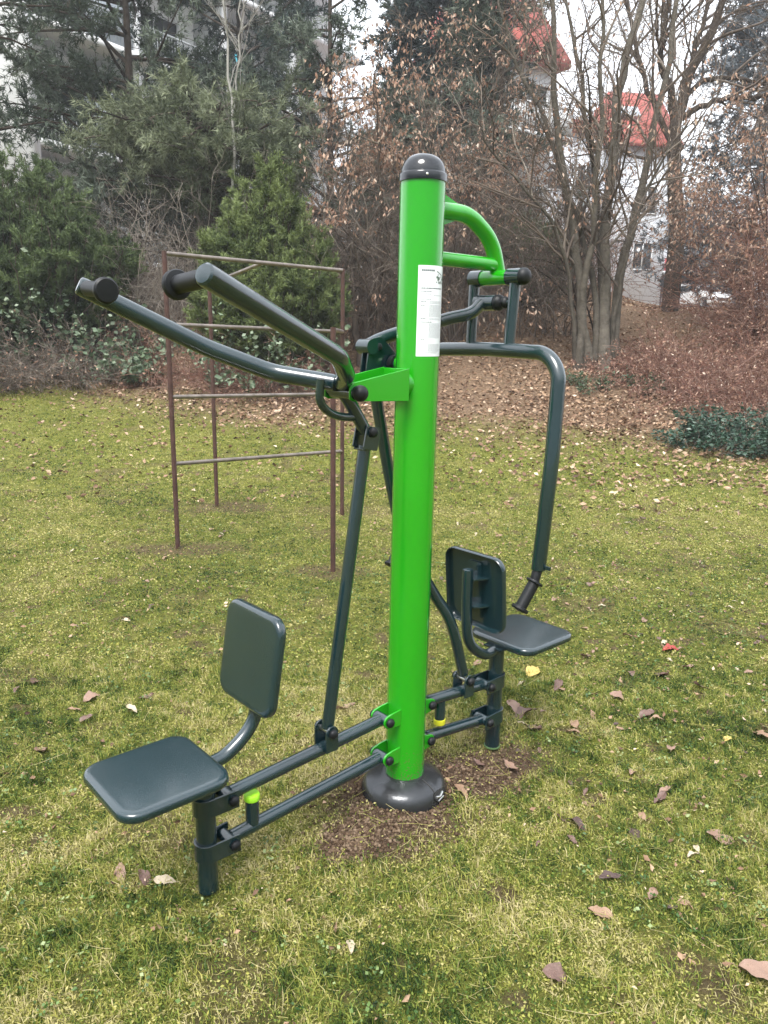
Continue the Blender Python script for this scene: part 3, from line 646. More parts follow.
class House:
    """local frame: ex along the facade (left to right seen from the lawn), ey into the house, origin at a corner"""
    def __init__(s, name, label, cat, o, ang):
        s.o = np.array([o[0], o[1], 0.]); s.root = thing(name, label, cat, tuple(s.o), ang); s.z0 = float(hz(o[0], o[1]))
    def part(s, name, m, boxes, parent=None, bevel=0, geo=None):
        g = geo or Geo()
        for lo, hi in boxes: _box(g, lo, hi)
        return build(name, g, m, parent or s.root, bevel=bevel)
    def window(s, x, y, z, w_, h, face='f', mull=1, fr=FRAME):
        """frame bars proud of the wall with a pane set between them; face f: wall at y looking to -y, r: wall at x looking to -x or +x"""
        t_ = .07
        def bx(a0, a1, d0, d1, b0, b1): return ((x+a0, y+d0, z+b0), (x+a1, y+d1, z+b1)) if face == 'f' else ((x+d0, y+a0, z+b0), (x+d1, y+a1, z+b1))
        B = [bx(0, t_, -.06, .02, 0, h), bx(w_-t_, w_, -.06, .02, 0, h), bx(t_, w_-t_, -.06, .02, 0, t_), bx(t_, w_-t_, -.06, .02, h-t_, h)]
        for k in range(mull): c_ = w_*(k+1)/(mull+1); B.append(bx(c_-.03, c_+.03, -.055, .02, t_, h-t_))
        f = s.part('window', fr, B); s.part('pane', GLASS, [bx(t_, w_-t_, -.02, .0, t_, h-t_)], f); return f
# white apartment block on the left, balconies receding behind the pines
o = at(28, 100, 25.0); A = House('apartment_building', 'white apartment block with recessed balconies half hidden behind the pines on the left', 'apartment building', o, radians(57))
zb = 1.5; T = 17.2; D = 1.5; Ln_ = 17
A.part('wall', PLAST, [((0, 0, zb), (.3, 12, T)), ((.3, D, zb), (Ln_, D+.3, T)), ((Ln_-.3, D+.3, zb), (Ln_, 12, T)), ((.3, 11.7, zb), (Ln_-.3, 12, T))])
A.part('roof', PLAST2, [((-.4, -.5, T), (Ln_+.4, 12.5, T+.35))])
for zf in (4.0, 7.3, 10.6, 13.9):
    sl = A.part('balcony_slab', PLAST, [((.3, -.25 if zf > 10 else 0, zf-.22), (Ln_, D, zf))])
    for (x0, x1) in ((.3, 4.1), (4.4, 8.2), (8.5, 12.2), (12.5, Ln_-.3)):
        b_ = Geo(); 
        for k in range(int((x1-x0)/.13)): _box(b_, (x0+.05+k*.13, .03, zf+.06), (x0+.07+k*.13, .05, zf+.98))
        _box(b_, (x0, .02, zf+.98), (x1, .07, zf+1.04)); A.part('balcony_railing', RAILM, [], geo=b_)
    for x in (1.0, 5.1, 9.3, 13.2): A.window(x, D, zf+.05 if x in (1.0, 9.3) else zf+.8, 2.3, 2.15 if x in (1.0, 9.3) else 1.4, mull=1)
for x in (4.1, 8.2, 12.2): A.part('pillar', PLAST, [((x, 0, zb), (x+.3, D, T))])
for zf in (7.3, 10.6): A.part('privacy_panel', PANEL, [((2.0, .1, zf), (4.1, .14, zf+2.0))])
A.part('painted_panel', mat('turquoise_panel', (.06, .42, .52), .6), [((9.0, .12, 10.9), (9.5, .16, 12.0))]); A.part('pink_panel', mat('pink_panel', (.55, .16, .30), .6), [((9.5, .12, 10.9), (9.9, .16, 11.6))])
# middle house with steep red hipped roof and a railed balcony
def hip(H, x0, x1, y0, y1, ze, zr, over=.6, ins=3.0, m=RTILE):
    x0 -= over; x1 += over; y0 -= over; y1 += over; ym = (y0+y1)/2
    V = [(x0, y0, ze), (x1, y0, ze), (x1, y1, ze), (x0, y1, ze), (x0+ins, ym, zr), (x1-ins, ym, zr), (x0, y0, ze-.25), (x1, y0, ze-.25), (x1, y1, ze-.25), (x0, y1, ze-.25)]
    g = Geo(); g.add(V, [np.array([[0, 1, 5, 4], [2, 3, 4, 5], [6, 7, 1, 0], [7, 8, 2, 1], [8, 9, 3, 2], [9, 6, 0, 3], [9, 8, 7, 6]]), np.array([[1, 2, 5], [3, 0, 4]])]); return build('roof', g, m, H.root)
o = at(553, 100, 34.0); B = House('red_roofed_house', 'house with a steep red tiled roof and white railed balcony behind the dark conifer', 'house', o, radians(30))
B.part('wall', PLAST, [((-3.6, 0, 2), (0, .3, 12.2)), ((-.3, .3, 2), (0, 4.6, 12.2)), ((-3.6, .3, 2), (-3.3, 4.6, 12.2)), ((-3.3, 4.3, 2), (-.3, 4.6, 12.2))])
rb = hip(B, -3.6, 0, 0, 4.6, 12.3, 17.4, ins=2.0, over=.45)
B.part('balcony_slab', PLAST, [((-3.6, -1.4, 9.05), (-.1, -.01, 9.25))]); g = Geo()
for k in range(28): _box(g, (-3.55+k*.125, -1.38, 9.3), (-3.50+k*.125, -1.35, 10.2))
_box(g, (-3.6, -1.4, 10.2), (-.1, -1.33, 10.27)); _box(g, (-.15, -1.33, 9.3), (-.1, -.01, 10.25)); B.part('balcony_railing', FRAME, [], geo=g)
for x in (-3.1, -1.6): B.window(x, 0, 9.4, 1.3, 2.0); 
for x in (-3.1, -1.6): B.window(x, 0, 5.6, 1.3, 1.6)
# farther pale house with red roof and a skylight
o = at(678, 100, 46.0); Cc = House('pale_house', 'pale rendered house with a red roof and skylight seen between the bare trunks', 'house', o, radians(8))
wz = 12.0; Cc.part('wall', PALE, [((-3.4, 0, 2.5), (0, .3, wz)), ((-.3, .3, 2.5), (0, 8, wz)), ((-3.4, .3, 2.5), (-3.1, 8, wz)), ((-3.1, 7.7, 2.5), (-.3, 8, wz))])
Cc.part('side_wing', PALE, [((-7.6, .8, 2.5), (-3.42, 8, 12.6))]); Cc.part('wing_roof', RTILE, [((-7.9, .5, 12.62), (-3.43, 8.2, 13.2))])
for x in (-6.9, -5.2):
    for z in (9.6, 6.6): Cc.window(x, .8, z, 1.1, 1.4)
g = Geo(); e = .4; V = [(-3.75, -e, wz), (.4, -e, wz), (.4, 3.2, 15.5), (-2.7, 3.2, 15.5), (-2.7, 3.2, 15.3), (.4, 3.2, 15.3), (.4, -e, wz-.2), (-3.75, -e, wz-.2), (-3.75, 8.4, wz), (.4, 8.4, wz)]
g.add(V, [np.array([[0, 1, 2, 3], [0, 7, 6, 1], [3, 2, 9, 8], [7, 4, 5, 6]]), np.array([[0, 3, 8], [1, 9, 2]])]); rf = build('roof', g, RTILE, Cc.root)
R_ = np.array([[1, 0, 0], [0, cos(.83), -sin(.83)], [0, sin(.83), cos(.83)]]); g = Geo(); _box(g, (-.6, -.4, 0), (.6, .4, .1), R=R_, o=(-2.2, 1.3, wz+1.92)); build('skylight', g, mat('skylight_glass', (.55, .6, .65), .15), rf)
for x in (-1.9,):
    for z in (8.4, 5.4): Cc.window(x, 0, z, 1.2, 1.5)
# low house with a balcony above its garage, far right
o = at(655, 290, 62.0); Dh = House('garage_house', 'low house with a white balcony above a dark garage floor beyond the leaning trunk', 'house', o, radians(-6))
Dh.part('wall', PALE, [((0, 0, 6.6), (7.5, .3, 9.2)), ((7.2, .3, 3.3), (7.5, 7, 9.2)), ((0, .3, 3.3), (.3, 7, 9.2)), ((-4, -.5, 3.3), (0, 6, 9.6))])
Dh.part('garage_wall', BROWNW, [((.0, 0, 3.3), (7.2, .28, 6.4))]); Dh.part('garage_door', PLAST2, [((4.2, -.05, 3.5), (4.9, 0, 5.9))])
Dh.part('balcony_slab', FRAME, [((-.2, -1.4, 6.4), (7.4, -.01, 6.6))]); g = Geo()
for k in range(30): _box(g, (-.1+k*.255, -1.38, 6.62), (-.05+k*.255, -1.34, 7.5))
_box(g, (-.2, -1.4, 7.5), (7.4, -1.33, 7.58)); Dh.part('balcony_railing', RAILM, [], geo=g)
for x in (2.2, 4.8): Dh.window(x, 0, 7.0, 1.5, 1.7)
hip(Dh, -4, 7.5, 0, 7, 9.6, 11.5, ins=3, m=mat('grey_roof', (.13, .13, .14), .8, noise=(3, .2)))
Dh.part('red_box', mat('red_plastic', (.5, .05, .05), .5), [((.35, -1.2, 6.65), (1.0, -.5, 7.6))])
# parked car ---------------------------------------------------------
o = at(696, 297, 50.0); cz = float(hz(o[0], o[1])); car = thing('parked_car', 'small white hatchback parked in front of the garage far beyond the trees', 'car', (o[0], o[1], cz), radians(-62))
WP = mat('white_car_paint', (.78, .79, .80), .25, coat=.8); TY = mat('tyre', (.02, .02, .02), .8); HL = mat('headlight_glass', (.6, .62, .65), .1)
def loft(prof, hw, inset):
    """car shell: side profile (x,z) with half width and tumblehome"""
    g = Geo(); p = np.array(prof, float); m = len(p); zt = p[:, 1].max(); W = lambda z: hw*(1-inset*np.clip((z-.85)/(.6), 0, 1))
    V = np.concatenate([np.stack([p[:, 0], -W(p[:, 1]), p[:, 1]], -1), np.stack([p[:, 0], W(p[:, 1]), p[:, 1]], -1)]); i = np.arange(m); j = (i+1) % m
    g.add(V, [i[None], (i+m)[::-1][None], np.stack([j, i, i+m, j+m], -1)]); return g
body = [(-2.0, .30), (-2.02, .62), (-1.92, .92), (-1.70, 1.08), (-1.45, 1.40), (-.9, 1.49), (0, 1.50), (.45, 1.42), (1.10, 1.00), (1.80, .84), (2.00, .66), (2.02, .30), (1.62, .24), (-1.6, .24)]
cb = build('body', loft(body, .86, .18), WP, car, bevel=.04)
build('windscreen', Geo().add([(.50, -.66, 1.41), (.50, .66, 1.41), (1.09, .76, 1.03), (1.09, -.76, 1.03)] + [(.52, -.66, 1.43), (.52, .66, 1.43), (1.11, .76, 1.05), (1.11, -.76, 1.05)], np.array([[4, 7, 6, 5], [0, 1, 2, 3], [0, 4, 5, 1], [3, 2, 6, 7]])), GLASS, car)
for s in (1, -1):
    g = Geo(); V = [(x, s*(.862*(1-.18*max(0, (z-.85)/.6))+.006), z) for x, z in ((-1.35, 1.08), (-1.15, 1.36), (.30, 1.38), (.80, 1.06))]; V += [(x, y-s*.03, z) for x, y, z in V]
    g.add(V, np.array([[0, 1, 2, 3], [7, 6, 5, 4], [0, 4, 5, 1], [1, 5, 6, 2], [2, 6, 7, 3], [3, 7, 4, 0]])); build('side_window', g, GLASS, car)
    _g = Geo(); ball(_g, (1.88, s*.62, .72), .13, X_, 12, 8, .6); build('headlight', _g, HL, car, smooth=60)
    _g = Geo(); _box(_g, (.78, s*.90, .98), (.92, s*1.04, 1.10)); build('wing_mirror', _g, WP, car, bevel=.02)
    for x in (-1.25, 1.28):
        wv = build('wheel', lathe(Geo(), [(.20, -.10), (.31, -.10), (.315, 0), (.31, .10), (.20, .10)], (x, s*.78, .315), Y_, 24), TY, car, smooth=40); build('rim', lathe(Geo(), [(.02, -.105), (.19, -.108), (.20, .108), (.02, .105)], (x, s*.78, .315), Y_, 16), RAILM, wv, smooth=40)
_g = Geo(); _box(_g, (2.0, -.5, .42), (2.03, .5, .60)); build('grille', _g, TY, car)
# ------------------------------------------------------------------ trees and shrubs
BARK = mat('grey_bark', [(0, (.055, .047, .038)), (1, (.155, .138, .115))], .95, noise=(9, .45), bump=.9, bscale=38, spec=.1)
BARKD = mat('dark_bark', [(0, (.035, .026, .02)), (1, (.10, .08, .066))], .95, noise=(9, .4), bump=.9, bscale=30, spec=.1)
TWIG = mat('bare_twig', [(0, (.055, .042, .035)), (.5, (.15, .12, .10)), (1, (.33, .29, .25))], .9, spec=.1)
TWIGR = mat('red_twig', [(0, (.07, .032, .026)), (.5, (.20, .10, .078)), (1, (.36, .25, .20))], .9, spec=.1)
DRY = mat('dry_leaf', [(0, (.15, .075, .048)), (.45, (.33, .195, .135)), (.8, (.52, .37, .28)), (1, (.70, .58, .48))], .75, spec=.2, trans=.25)
def needle(name, a, b_, c_): return mat(name, [(0, a), (.55, b_), (1, c_)], .7, spec=.2, trans=.12)
N_PINE = needle('pine_needles', (.018, .030, .020), (.085, .110, .080), (.25, .29, .23))
N_SOFT = needle('soft_pine_needles', (.032, .044, .024), (.145, .170, .100), (.32, .35, .23))
N_SPR = needle('spruce_needles', (.008, .016, .016), (.030, .050, .046), (.07, .10, .09))
N_BLUE = needle('blue_conifer_needles', (.035, .045, .055), (.12, .145, .165), (.25, .28, .31))
N_YEW = needle('yew_needles', (.009, .020, .009), (.055, .082, .034), (.15, .20, .085))
N_JUN = needle('shrub_needles', (.012, .024, .008), (.075, .105, .036), (.21, .26, .10))
IVY = mat('ivy_leaf', [(0, (.025, .05, .02)), (.6, (.10, .15, .085)), (1, (.30, .36, .25))], .5, trans=.15)
def ptx(px, Y): q = at(px, 300, Y); return q[0], q[1], float(hz(q[0], q[1]))
def woody(root, loc, trunk_paths, rad, bark, levels, twig, leafspec=None, leafmat=DRY, sides=9, tv=.5, names=('trunk', 'branches', 'dry_leaves')):
    """trunk_paths: list of (k,3); levels: list of (n per parent, length, angle, up, r, jitter, grav, t0)"""
    k = 16; P = np.array([smoothpath(p, k) for p in trunk_paths]); P[:, 1:-1] += RNG.normal(0, .022, P[:, 1:-1].shape)
    R = np.array([taper(np.array(r[0]), np.array(r[1]), k) for r in rad]); R[:, 0] *= 1.25
    g = Geo(); tubes(g, P, R, sides, v=tv+RNG.normal(0, .12, len(P))); build(names[0], g, bark, root, smooth=180, loc=loc)
    g = Geo(); cur = P; curR = R; allP = []
    for li, (n, ln, ang, up, r, jit, grav, t0) in enumerate(levels):
        pos, d, t_, pi_ = sprout(cur, n, t0, 1.0, ang, up)
        Lr = ln*(1-.55*t_ if li == 0 else 1)*(.6+.8*RNG.random(len(t_)))
        kk = 8 if li == 0 else (6 if li == 1 else 4); S = strands(pos, d, Lr, kk, jit, grav)
        f = t_*(cur.shape[1]-1); pr = curR[pi_, np.minimum(f.astype(int), cur.shape[1]-1)]
        r0 = np.minimum(pr*.7, r*(.6+.8*RNG.random(len(t_)))); RR = taper(r0, r0*.3, kk)
        tubes(g, S, RR, 5 if li == 0 else 3, v=np.clip(RNG.normal(.45, .2, len(S)), 0, 1)); allP.append(S); cur = S; curR = RR
    build(names[1], g, twig, root, loc=loc)
    if leafspec:
        n, size, lv, droop = leafspec; S = allP[lv]; pos, d, _, pi_ = sprout(S, n, .1, 1, 50)
        msk = fbm(pos[:, 0]*1.0+pos[:, 1], pos[:, 2], 1.1, 131, 2) > .50; pos = pos[msk]; d = d[msk]
        g = Geo(); leaves(g, pos, d*.5+np.array([0, 0, -droop])+RNG.normal(0, .3, d.shape), size*(.6+.8*RNG.random(len(pos))), .42, np.clip(RNG.normal(.55, .25, len(pos)), 0, 1), .5)
        build(names[2], g, leafmat, root, loc=loc)
    return P, allP
def pine(label, px, Y, zc0, zc1, spread, seed, nm, n1=70, n2=12, n3=6, nb=9, bl=.11, bw=.014, lean=0, kind='pine_tree', cat='pine tree', group='conifers behind the lawn', droop=.05, conic=0., tr=.16, dens=1., up=.25):
    rs(seed); x, y, z = ptx(px, Y); root = thing(kind, label, cat, (x, y, z), group=group); loc = (x, y, z)
    tp = np.array([[x, y, z-.2], [x+.1*lean, y, z+(zc0-z)*.6], [x+.5*lean, y+.1, zc0+(zc1-zc0)*.4], [x+lean, y, zc1]])
    P = smoothpath(tp, 18)[None]; g = Geo(); tubes(g, P, taper(np.array([tr]), np.array([.03]), 18), 9, v=.4); build('trunk', g, BARKD, root, smooth=180, loc=loc)
    H = zc1-zc0; zz = zc0+H*RNG.random(n1)**.9; tt = (zz-z+.2)/(zc1-z+.2)*17; i = np.clip(tt.astype(int), 0, 16); fr = (tt-i)[:, None]; pos = P[0][i]*(1-fr)+P[0][i+1]*fr
    a = RNG.random(n1)*2*pi; hfrac = (zz-zc0)/H
    sp = spread*((1-conic*hfrac)*np.sqrt(np.clip(1-(hfrac*.95)**3, .05, 1)))*(.65+.5*RNG.random(n1))*(.6+.4*np.clip(hfrac*4, 0, 1))
    S1 = strands(pos, np.stack([np.cos(a), np.sin(a), up+.25*RNG.random(n1)-conic*.35], -1), sp, 9, .10, droop)
    g = Geo(); tubes(g, S1, taper(.012+.018*sp/spread*2, np.full(n1, .006), 9), 5, v=RNG.random(n1))
    p2, d2, t2, i2 = sprout(S1, n2, .28, 1, 48, .12); S2 = strands(p2, d2, (.32+.25*RNG.random(len(p2)))*spread*.36, 5, .14, droop*.6); tubes(g, S2, taper(np.full(len(S2), .007), np.full(len(S2), .003), 5), 3, v=RNG.random(len(S2)))
    build('branches', g, BARKD, root, loc=loc)
    p3, d3, t3, i3 = sprout(S2, n3, .2, 1, 42, .25); m = RNG.random(len(p3)) < dens; p3 = p3[m]; d3 = d3[m]; i3 = i3[m]
    cl = RNG.random(len(S1))[i2][i3]*.5
    v = np.clip(.25+cl+RNG.normal(0, .13, len(p3)), 0, 1)
    g = Geo(); tufts(g, p3, d3, .12+.12*RNG.random(len(p3)), nb+2, .75, bw*1.25, bl, v); build('crown', g, nm, root, loc=loc); return root
def evergreen_shrub(name, label, cat, px, Y, h, rad, seed, nm, n=9000, nb=9, bl=.06, bw=.011, cone=.5, group='evergreen shrubs along the lawn edge', lob=.35, stem=True):
    rs(seed); x, y, z = ptx(px, Y); root = thing(name, label, cat, (x, y, z), group=group); loc = (x, y, z)
    # leaders: dozens of upright boughs whose tips make the uneven outline
    nl = 260; a = RNG.random(nl)*2*pi; q = RNG.random(nl)**.5; hx = rad*q*np.cos(a); hy = rad*q*np.sin(a)*.8
    ht = h*(1-cone*q**1.5)*(.84+.18*RNG.random(nl)); base = np.stack([x+hx*.25, y+hy*.25, np.full(nl, z-.05)], -1); tip = np.stack([x+hx, y+hy, z+ht], -1)
    mid = base*.45+tip*.55+np.stack([hx*.28, hy*.28, -ht*.02], -1); k = 9; t = np.linspace(0, 1, k)[None, :, None]
    S = base[:, None]*(1-t)**2+2*mid[:, None]*t*(1-t)+tip[:, None]*t**2; S[:, 1:] += RNG.normal(0, .04, S[:, 1:].shape)
    g = Geo(); tubes(g, S, taper(np.full(nl, .022), np.full(nl, .005), k), 4, v=RNG.random(nl)); build('stems', g, BARKD, root, loc=loc)
    per = max(1, n//(nl*6)); p2, d2, t2, i2 = sprout(S, 6*2, .12, 1, 55, .35); S2 = strands(p2, d2, .14+.22*RNG.random(len(p2)), 4, .15, -.03)
    p3, d3, t3, i3 = sprout(S2, max(2, n//len(S2)), .1, 1, 40, .35)
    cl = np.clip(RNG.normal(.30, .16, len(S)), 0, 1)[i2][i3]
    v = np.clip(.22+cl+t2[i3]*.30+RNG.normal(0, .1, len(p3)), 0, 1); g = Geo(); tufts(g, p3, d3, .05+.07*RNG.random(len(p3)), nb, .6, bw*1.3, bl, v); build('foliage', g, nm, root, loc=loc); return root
def thicket(name, label, cat, px, Y, rx, ry, h, n, seed, twig=TWIG, leafy=0, lv=DRY, up=1.0, spread=.45, ls=.05, group='bare thickets behind the lawn', r=.008, vb=.45, arch=.04, n2=7, n3=4):
    rs(seed); x, y, z = ptx(px, Y); root = thing(name, label, cat, (x, y, z), group=group); loc = (x, y, z)
    a = RNG.random(n)*2*pi; q = RNG.random(n)**.5; bx_ = x+rx*q*np.cos(a); by = y+ry*q*np.sin(a); P = np.stack([bx_, by, hz(bx_, by)-.03], -1)
    S = strands(P, np.stack([RNG.normal(0, spread, n), RNG.normal(0, spread, n), np.full(n, up)], -1), h*(.45+.65*RNG.random(n)), 9, .13, arch)
    g = Geo(); tubes(g, S, taper(r*(.6+.8*RNG.random(n)), np.full(n, .0025), 9), 4, v=np.clip(RNG.normal(vb, .2, n), 0, 1)); build('stems', g, twig, root, loc=loc)
    p2, d2, _, i2 = sprout(S, n2, .15, 1, 45, .1); S2 = strands(p2, d2, h*.22*(.5+RNG.random(len(p2))), 5, .16, .03)
    p3, d3, _, i3 = sprout(S2, n3, .15, 1, 45); S3 = strands(p3, d3, h*.09*(.5+RNG.random(len(p3))), 3, .15, 0)
    g = Geo(); tubes(g, S2, taper(np.full(len(S2), .0045), np.full(len(S2), .002), 5), 3, v=np.clip(RNG.normal(vb, .2, len(S2)), 0, 1)); tubes(g, S3, .0022, 3, v=np.clip(RNG.normal(vb+.1, .2, len(S3)), 0, 1)); build('twigs', g, twig, root, loc=loc)
    if leafy:
        p4, d4, _, i4 = sprout(S2, leafy, .1, 1, 60); g = Geo(); leaves(g, p4, d4+RNG.normal(0, .3, d4.shape)+[0, 0, -.3], ls*(.6+.8*RNG.random(len(p4))), .5, np.clip(RNG.normal(.5, .25, len(p4)), 0, 1), .4)
        build('leaves', g, lv, root, loc=loc)
    return root
def leafy_shrub(name, label, cat, px, Y, rx, ry, h, n, seed, lm, ls=.05, group='leafy undergrowth', wr=.7, vb=.5):
    rs(seed); x, y, z = ptx(px, Y); root = thing(name, label, cat, (x, y, z), group=group); loc = (x, y, z)
    ns = max(20, n//45); a = RNG.random(ns)*2*pi; q = RNG.random(ns)**.5; bx_ = x+rx*q*np.cos(a); by = y+ry*q*np.sin(a)
    S = strands(np.stack([bx_, by, hz(bx_, by)], -1), np.stack([RNG.normal(0, .5, ns), RNG.normal(0, .5, ns)-.2, np.ones(ns)], -1), h*(1.05-.5*q)*(.6+.6*RNG.random(ns)), 8, .16, .05)
    g = Geo(); tubes(g, S, taper(np.full(ns, .006), np.full(ns, .002), 8), 4, v=.4); build('stems', g, TWIG, root, loc=loc)
    p, d, t_, i_ = sprout(S, n//ns, .15, 1, 70, .15); P = p+d*.04
    g = Geo(); leaves(g, P, d*[1, 1, .3]+RNG.normal(0, .25, d.shape), ls*(.6+.8*RNG.random(len(P))), wr, np.clip(RNG.normal(vb, .2, len(P)), 0, 1), .25); build('leaves', g, lm, root, loc=loc); return root

# many-stemmed bare tree on the right, stems surveyed from the photograph at their own distance
rs(101); Y1 = 13.5; x, y, z = ptx(600, Y1); T1 = thing('bare_tree', 'grey many stemmed bare tree rising from one clump right of the press frame', 'tree', (x, y, z), group='bare broadleaf trees')
def stem(pts, dY=0, Y=Y1): return np.array([at(px, py, Y+dY*i/(len(pts)-1)) for i, (px, py) in enumerate(pts)])
st = [stem([(605, 372), (603, 320), (604, 260), (611, 190), (617, 110), (626, 60), (643, 0), (652, -60)], .3), stem([(588, 372), (583, 320), (577, 270), (572, 215), (562, 165), (556, 100), (553, 30), (549, -60)], -.4),
      stem([(578, 372), (582, 300), (594, 240), (595, 190), (600, 120), (603, 50), (605, -60)], -.7), stem([(616, 370), (616, 305), (627, 248), (639, 200), (650, 140), (668, 70), (678, 0), (684, -50)], .2),
      stem([(603, 372), (603, 300), (600, 230), (590, 150), (583, 80), (570, 20), (556, -50)], .8), stem([(609, 372), (618, 300), (634, 225), (660, 165), (690, 120)], -.6), stem([(576, 370), (572, 300), (560, 240), (528, 190), (490, 150), (478, 122)], -.9),
      stem([(594, 372), (596, 300), (583, 230), (566, 190), (545, 120), (520, 70), (500, 10), (490, -40)], .1)]
woody(T1, (x, y, z), st, [(.115, .044), (.10, .028), (.068, .022), (.09, .027), (.068, .018), (.045, .012), (.042, .011), (.06, .014)], BARK, [(13, 2.1, 48, .25, .022, .12, -.02, .28), (6, .85, 45, .05, .008, .16, .01, .1), (4, .36, 45, 0, .0036, .18, .02, .1)], TWIG, (1, .07, 2, .8), tv=.55)
# tall tree with a broad fork behind it
rs(102); Y2 = 17.0; x, y, z = ptx(668, Y2); T2 = thing('bare_tree', 'tall dark trunk behind the right brambles, forking wide above, beside the white car', 'tree', (x, y, z), group='bare broadleaf trees')
st = [stem([(662, 345), (671, 305), (676, 250), (675, 190), (673, 150), (676, 118), (690, 73), (709, 39), (726, -10), (745, -60)], 0, Y2), stem([(676, 125), (672, 90), (660, 55), (668, 10), (672, -50)], -.5, Y2), stem([(675, 150), (655, 105), (640, 60), (628, 10), (620, -50)], .6, Y2),
      stem([(677, 120), (705, 104), (735, 99), (768, 96), (810, 90)], -.8, Y2), stem([(676, 108), (700, 82), (735, 78), (775, 86), (815, 100)], .7, Y2), stem([(684, 92), (695, 50), (706, 10), (715, -50)], .5, Y2), stem([(676, 140), (650, 160), (615, 150), (585, 155)], -.9, Y2)]
woody(T2, (x, y, z), st, [(.20, .05), (.09, .025), (.07, .02), (.065, .03), (.055, .025), (.07, .022), (.045, .012)], BARKD, [(13, 2.6, 48, .25, .028, .12, -.02, .25), (7, 1.1, 45, .05, .010, .16, .01, .1), (4, .5, 45, 0, .0045, .18, .02, .1)], TWIG, (1, .07, 2, .8), tv=.6, sides=11)
# beeches that keep their dry leaves
def beech(label, px, Y, tops, seed, h1=1.7, nl=3, l1=11, tilt=.2, ls=.075, r=.05):
    rs(seed); x, y, z = ptx(px, Y); T = thing('beech_tree', label, 'beech', (x, y, z), group='young beeches holding dry leaves'); st = []
    for i, (tx, ty) in enumerate(tops):
        e = at(tx, ty, Y+RNG.normal(0, .4)); b_ = np.array([x+RNG.normal(0, .12), y+RNG.normal(0, .1), z-.05]); m = b_*.5+e*.5+[RNG.normal(0, .15), 0, .25]; st.append(np.array([b_, m, e]))
    woody(T, (x, y, z), st, [(r*(.7+.5*RNG.random()), .008) for _ in tops], BARKD, [(l1, h1, 55, .1, .014, .12, .01, .15), (7, .7, 45, .02, .006, .16, .02, .1), (5, .32, 45, 0, .0032, .18, .03, .1)], TWIG, (nl, ls, 2, .9), tv=.5); return T
beech('young beech with pinkish brown dry leaves directly behind the pole cap', 455, 15.0, [(410, 20), (450, 40), (480, 90), (425, 110), (380, 90), (500, 60)], 201, nl=4, r=.03)
beech('dense dry leaved beech to the left of the pole above the dark thicket', 365, 13.8, [(345, 90), (375, 70), (330, 150), (395, 130), (360, 180)], 202, nl=4, h1=1.3)
beech('low beech spreading pale dry leaves across the many stemmed tree', 590, 14.6, [(520, 210), (560, 170), (600, 150), (500, 250), (580, 230)], 203, nl=3, h1=1.5, l1=9, r=.022)
beech('dry leaved beech at the right edge above the red brambles', 785, 15.0, [(715, 185), (745, 150), (760, 120), (725, 215), (775, 200), (690, 200), (790, 120)], 204, nl=4, h1=1.8, r=.022)
# conifers
pine('big dark green pine with grey needle clusters in front of the apartment block', 140, 18, 4.6, 12.0, 3.2, 301, N_PINE, n1=100, n2=14, n3=8, nb=11, bl=.12, bw=.019)
pine('sparse pine with drooping grey boughs at the left edge before the white wall', -25, 14.5, 4.6, 9.5, 2.1, 302, N_PINE, n1=30, n2=9, n3=5, nb=10, bl=.11, bw=.015)
pine('low light green pine with soft feathery boughs between the two dark shrubs', 215, 15.6, 3.9, 5.7, 2.3, 303, N_SOFT, n1=60, n2=13, n3=8, nb=11, bl=.12, bw=.013, up=.1)
pine('grey green pine standing behind the birch sapling', 330, 19, 3.6, 9.4, 2.9, 304, N_PINE, n1=80, n2=12, n3=6, nb=9, bl=.13, bw=.018)
pine('tall blackish spruce at the top of the picture between the pines', 440, 23, 4.0, 15, 3.4, 305, N_SPR, n1=230, n2=14, n3=7, nb=9, bl=.16, bw=.032, kind='spruce_tree', cat='spruce', conic=.55, droop=.09)
pine('green pine beneath the white balcony railing right of the pole cap', 492, 19, 3.4, 9.0, 2.2, 306, N_PINE, n1=64, n2=12, n3=6, nb=9, bl=.12, bw=.017)
pine('blue grey conifer at the right edge behind the wide forked tree', 745, 27, 5.3, 13.2, 4.0, 307, N_BLUE, n1=150, n2=12, n3=6, nb=8, bl=.16, bw=.028, kind='blue_conifer', cat='conifer', conic=.6, droop=.08)
pine('dark pine filling the gap behind the light green pine', 245, 24, 4.0, 13, 3.6, 308, N_SPR, n1=84, n2=12, n3=6, nb=8, bl=.16, bw=.026)
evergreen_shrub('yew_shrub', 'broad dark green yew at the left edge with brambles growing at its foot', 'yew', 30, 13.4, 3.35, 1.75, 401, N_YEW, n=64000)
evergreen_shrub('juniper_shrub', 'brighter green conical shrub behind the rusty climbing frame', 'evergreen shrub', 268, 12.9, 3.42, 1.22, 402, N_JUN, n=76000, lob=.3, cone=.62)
evergreen_shrub('yew_shrub', 'dark rounded yew half hidden behind the pole and the thicket', 'yew', 520, 17.5, 2.0, 1.1, 403, N_YEW, n=12000)
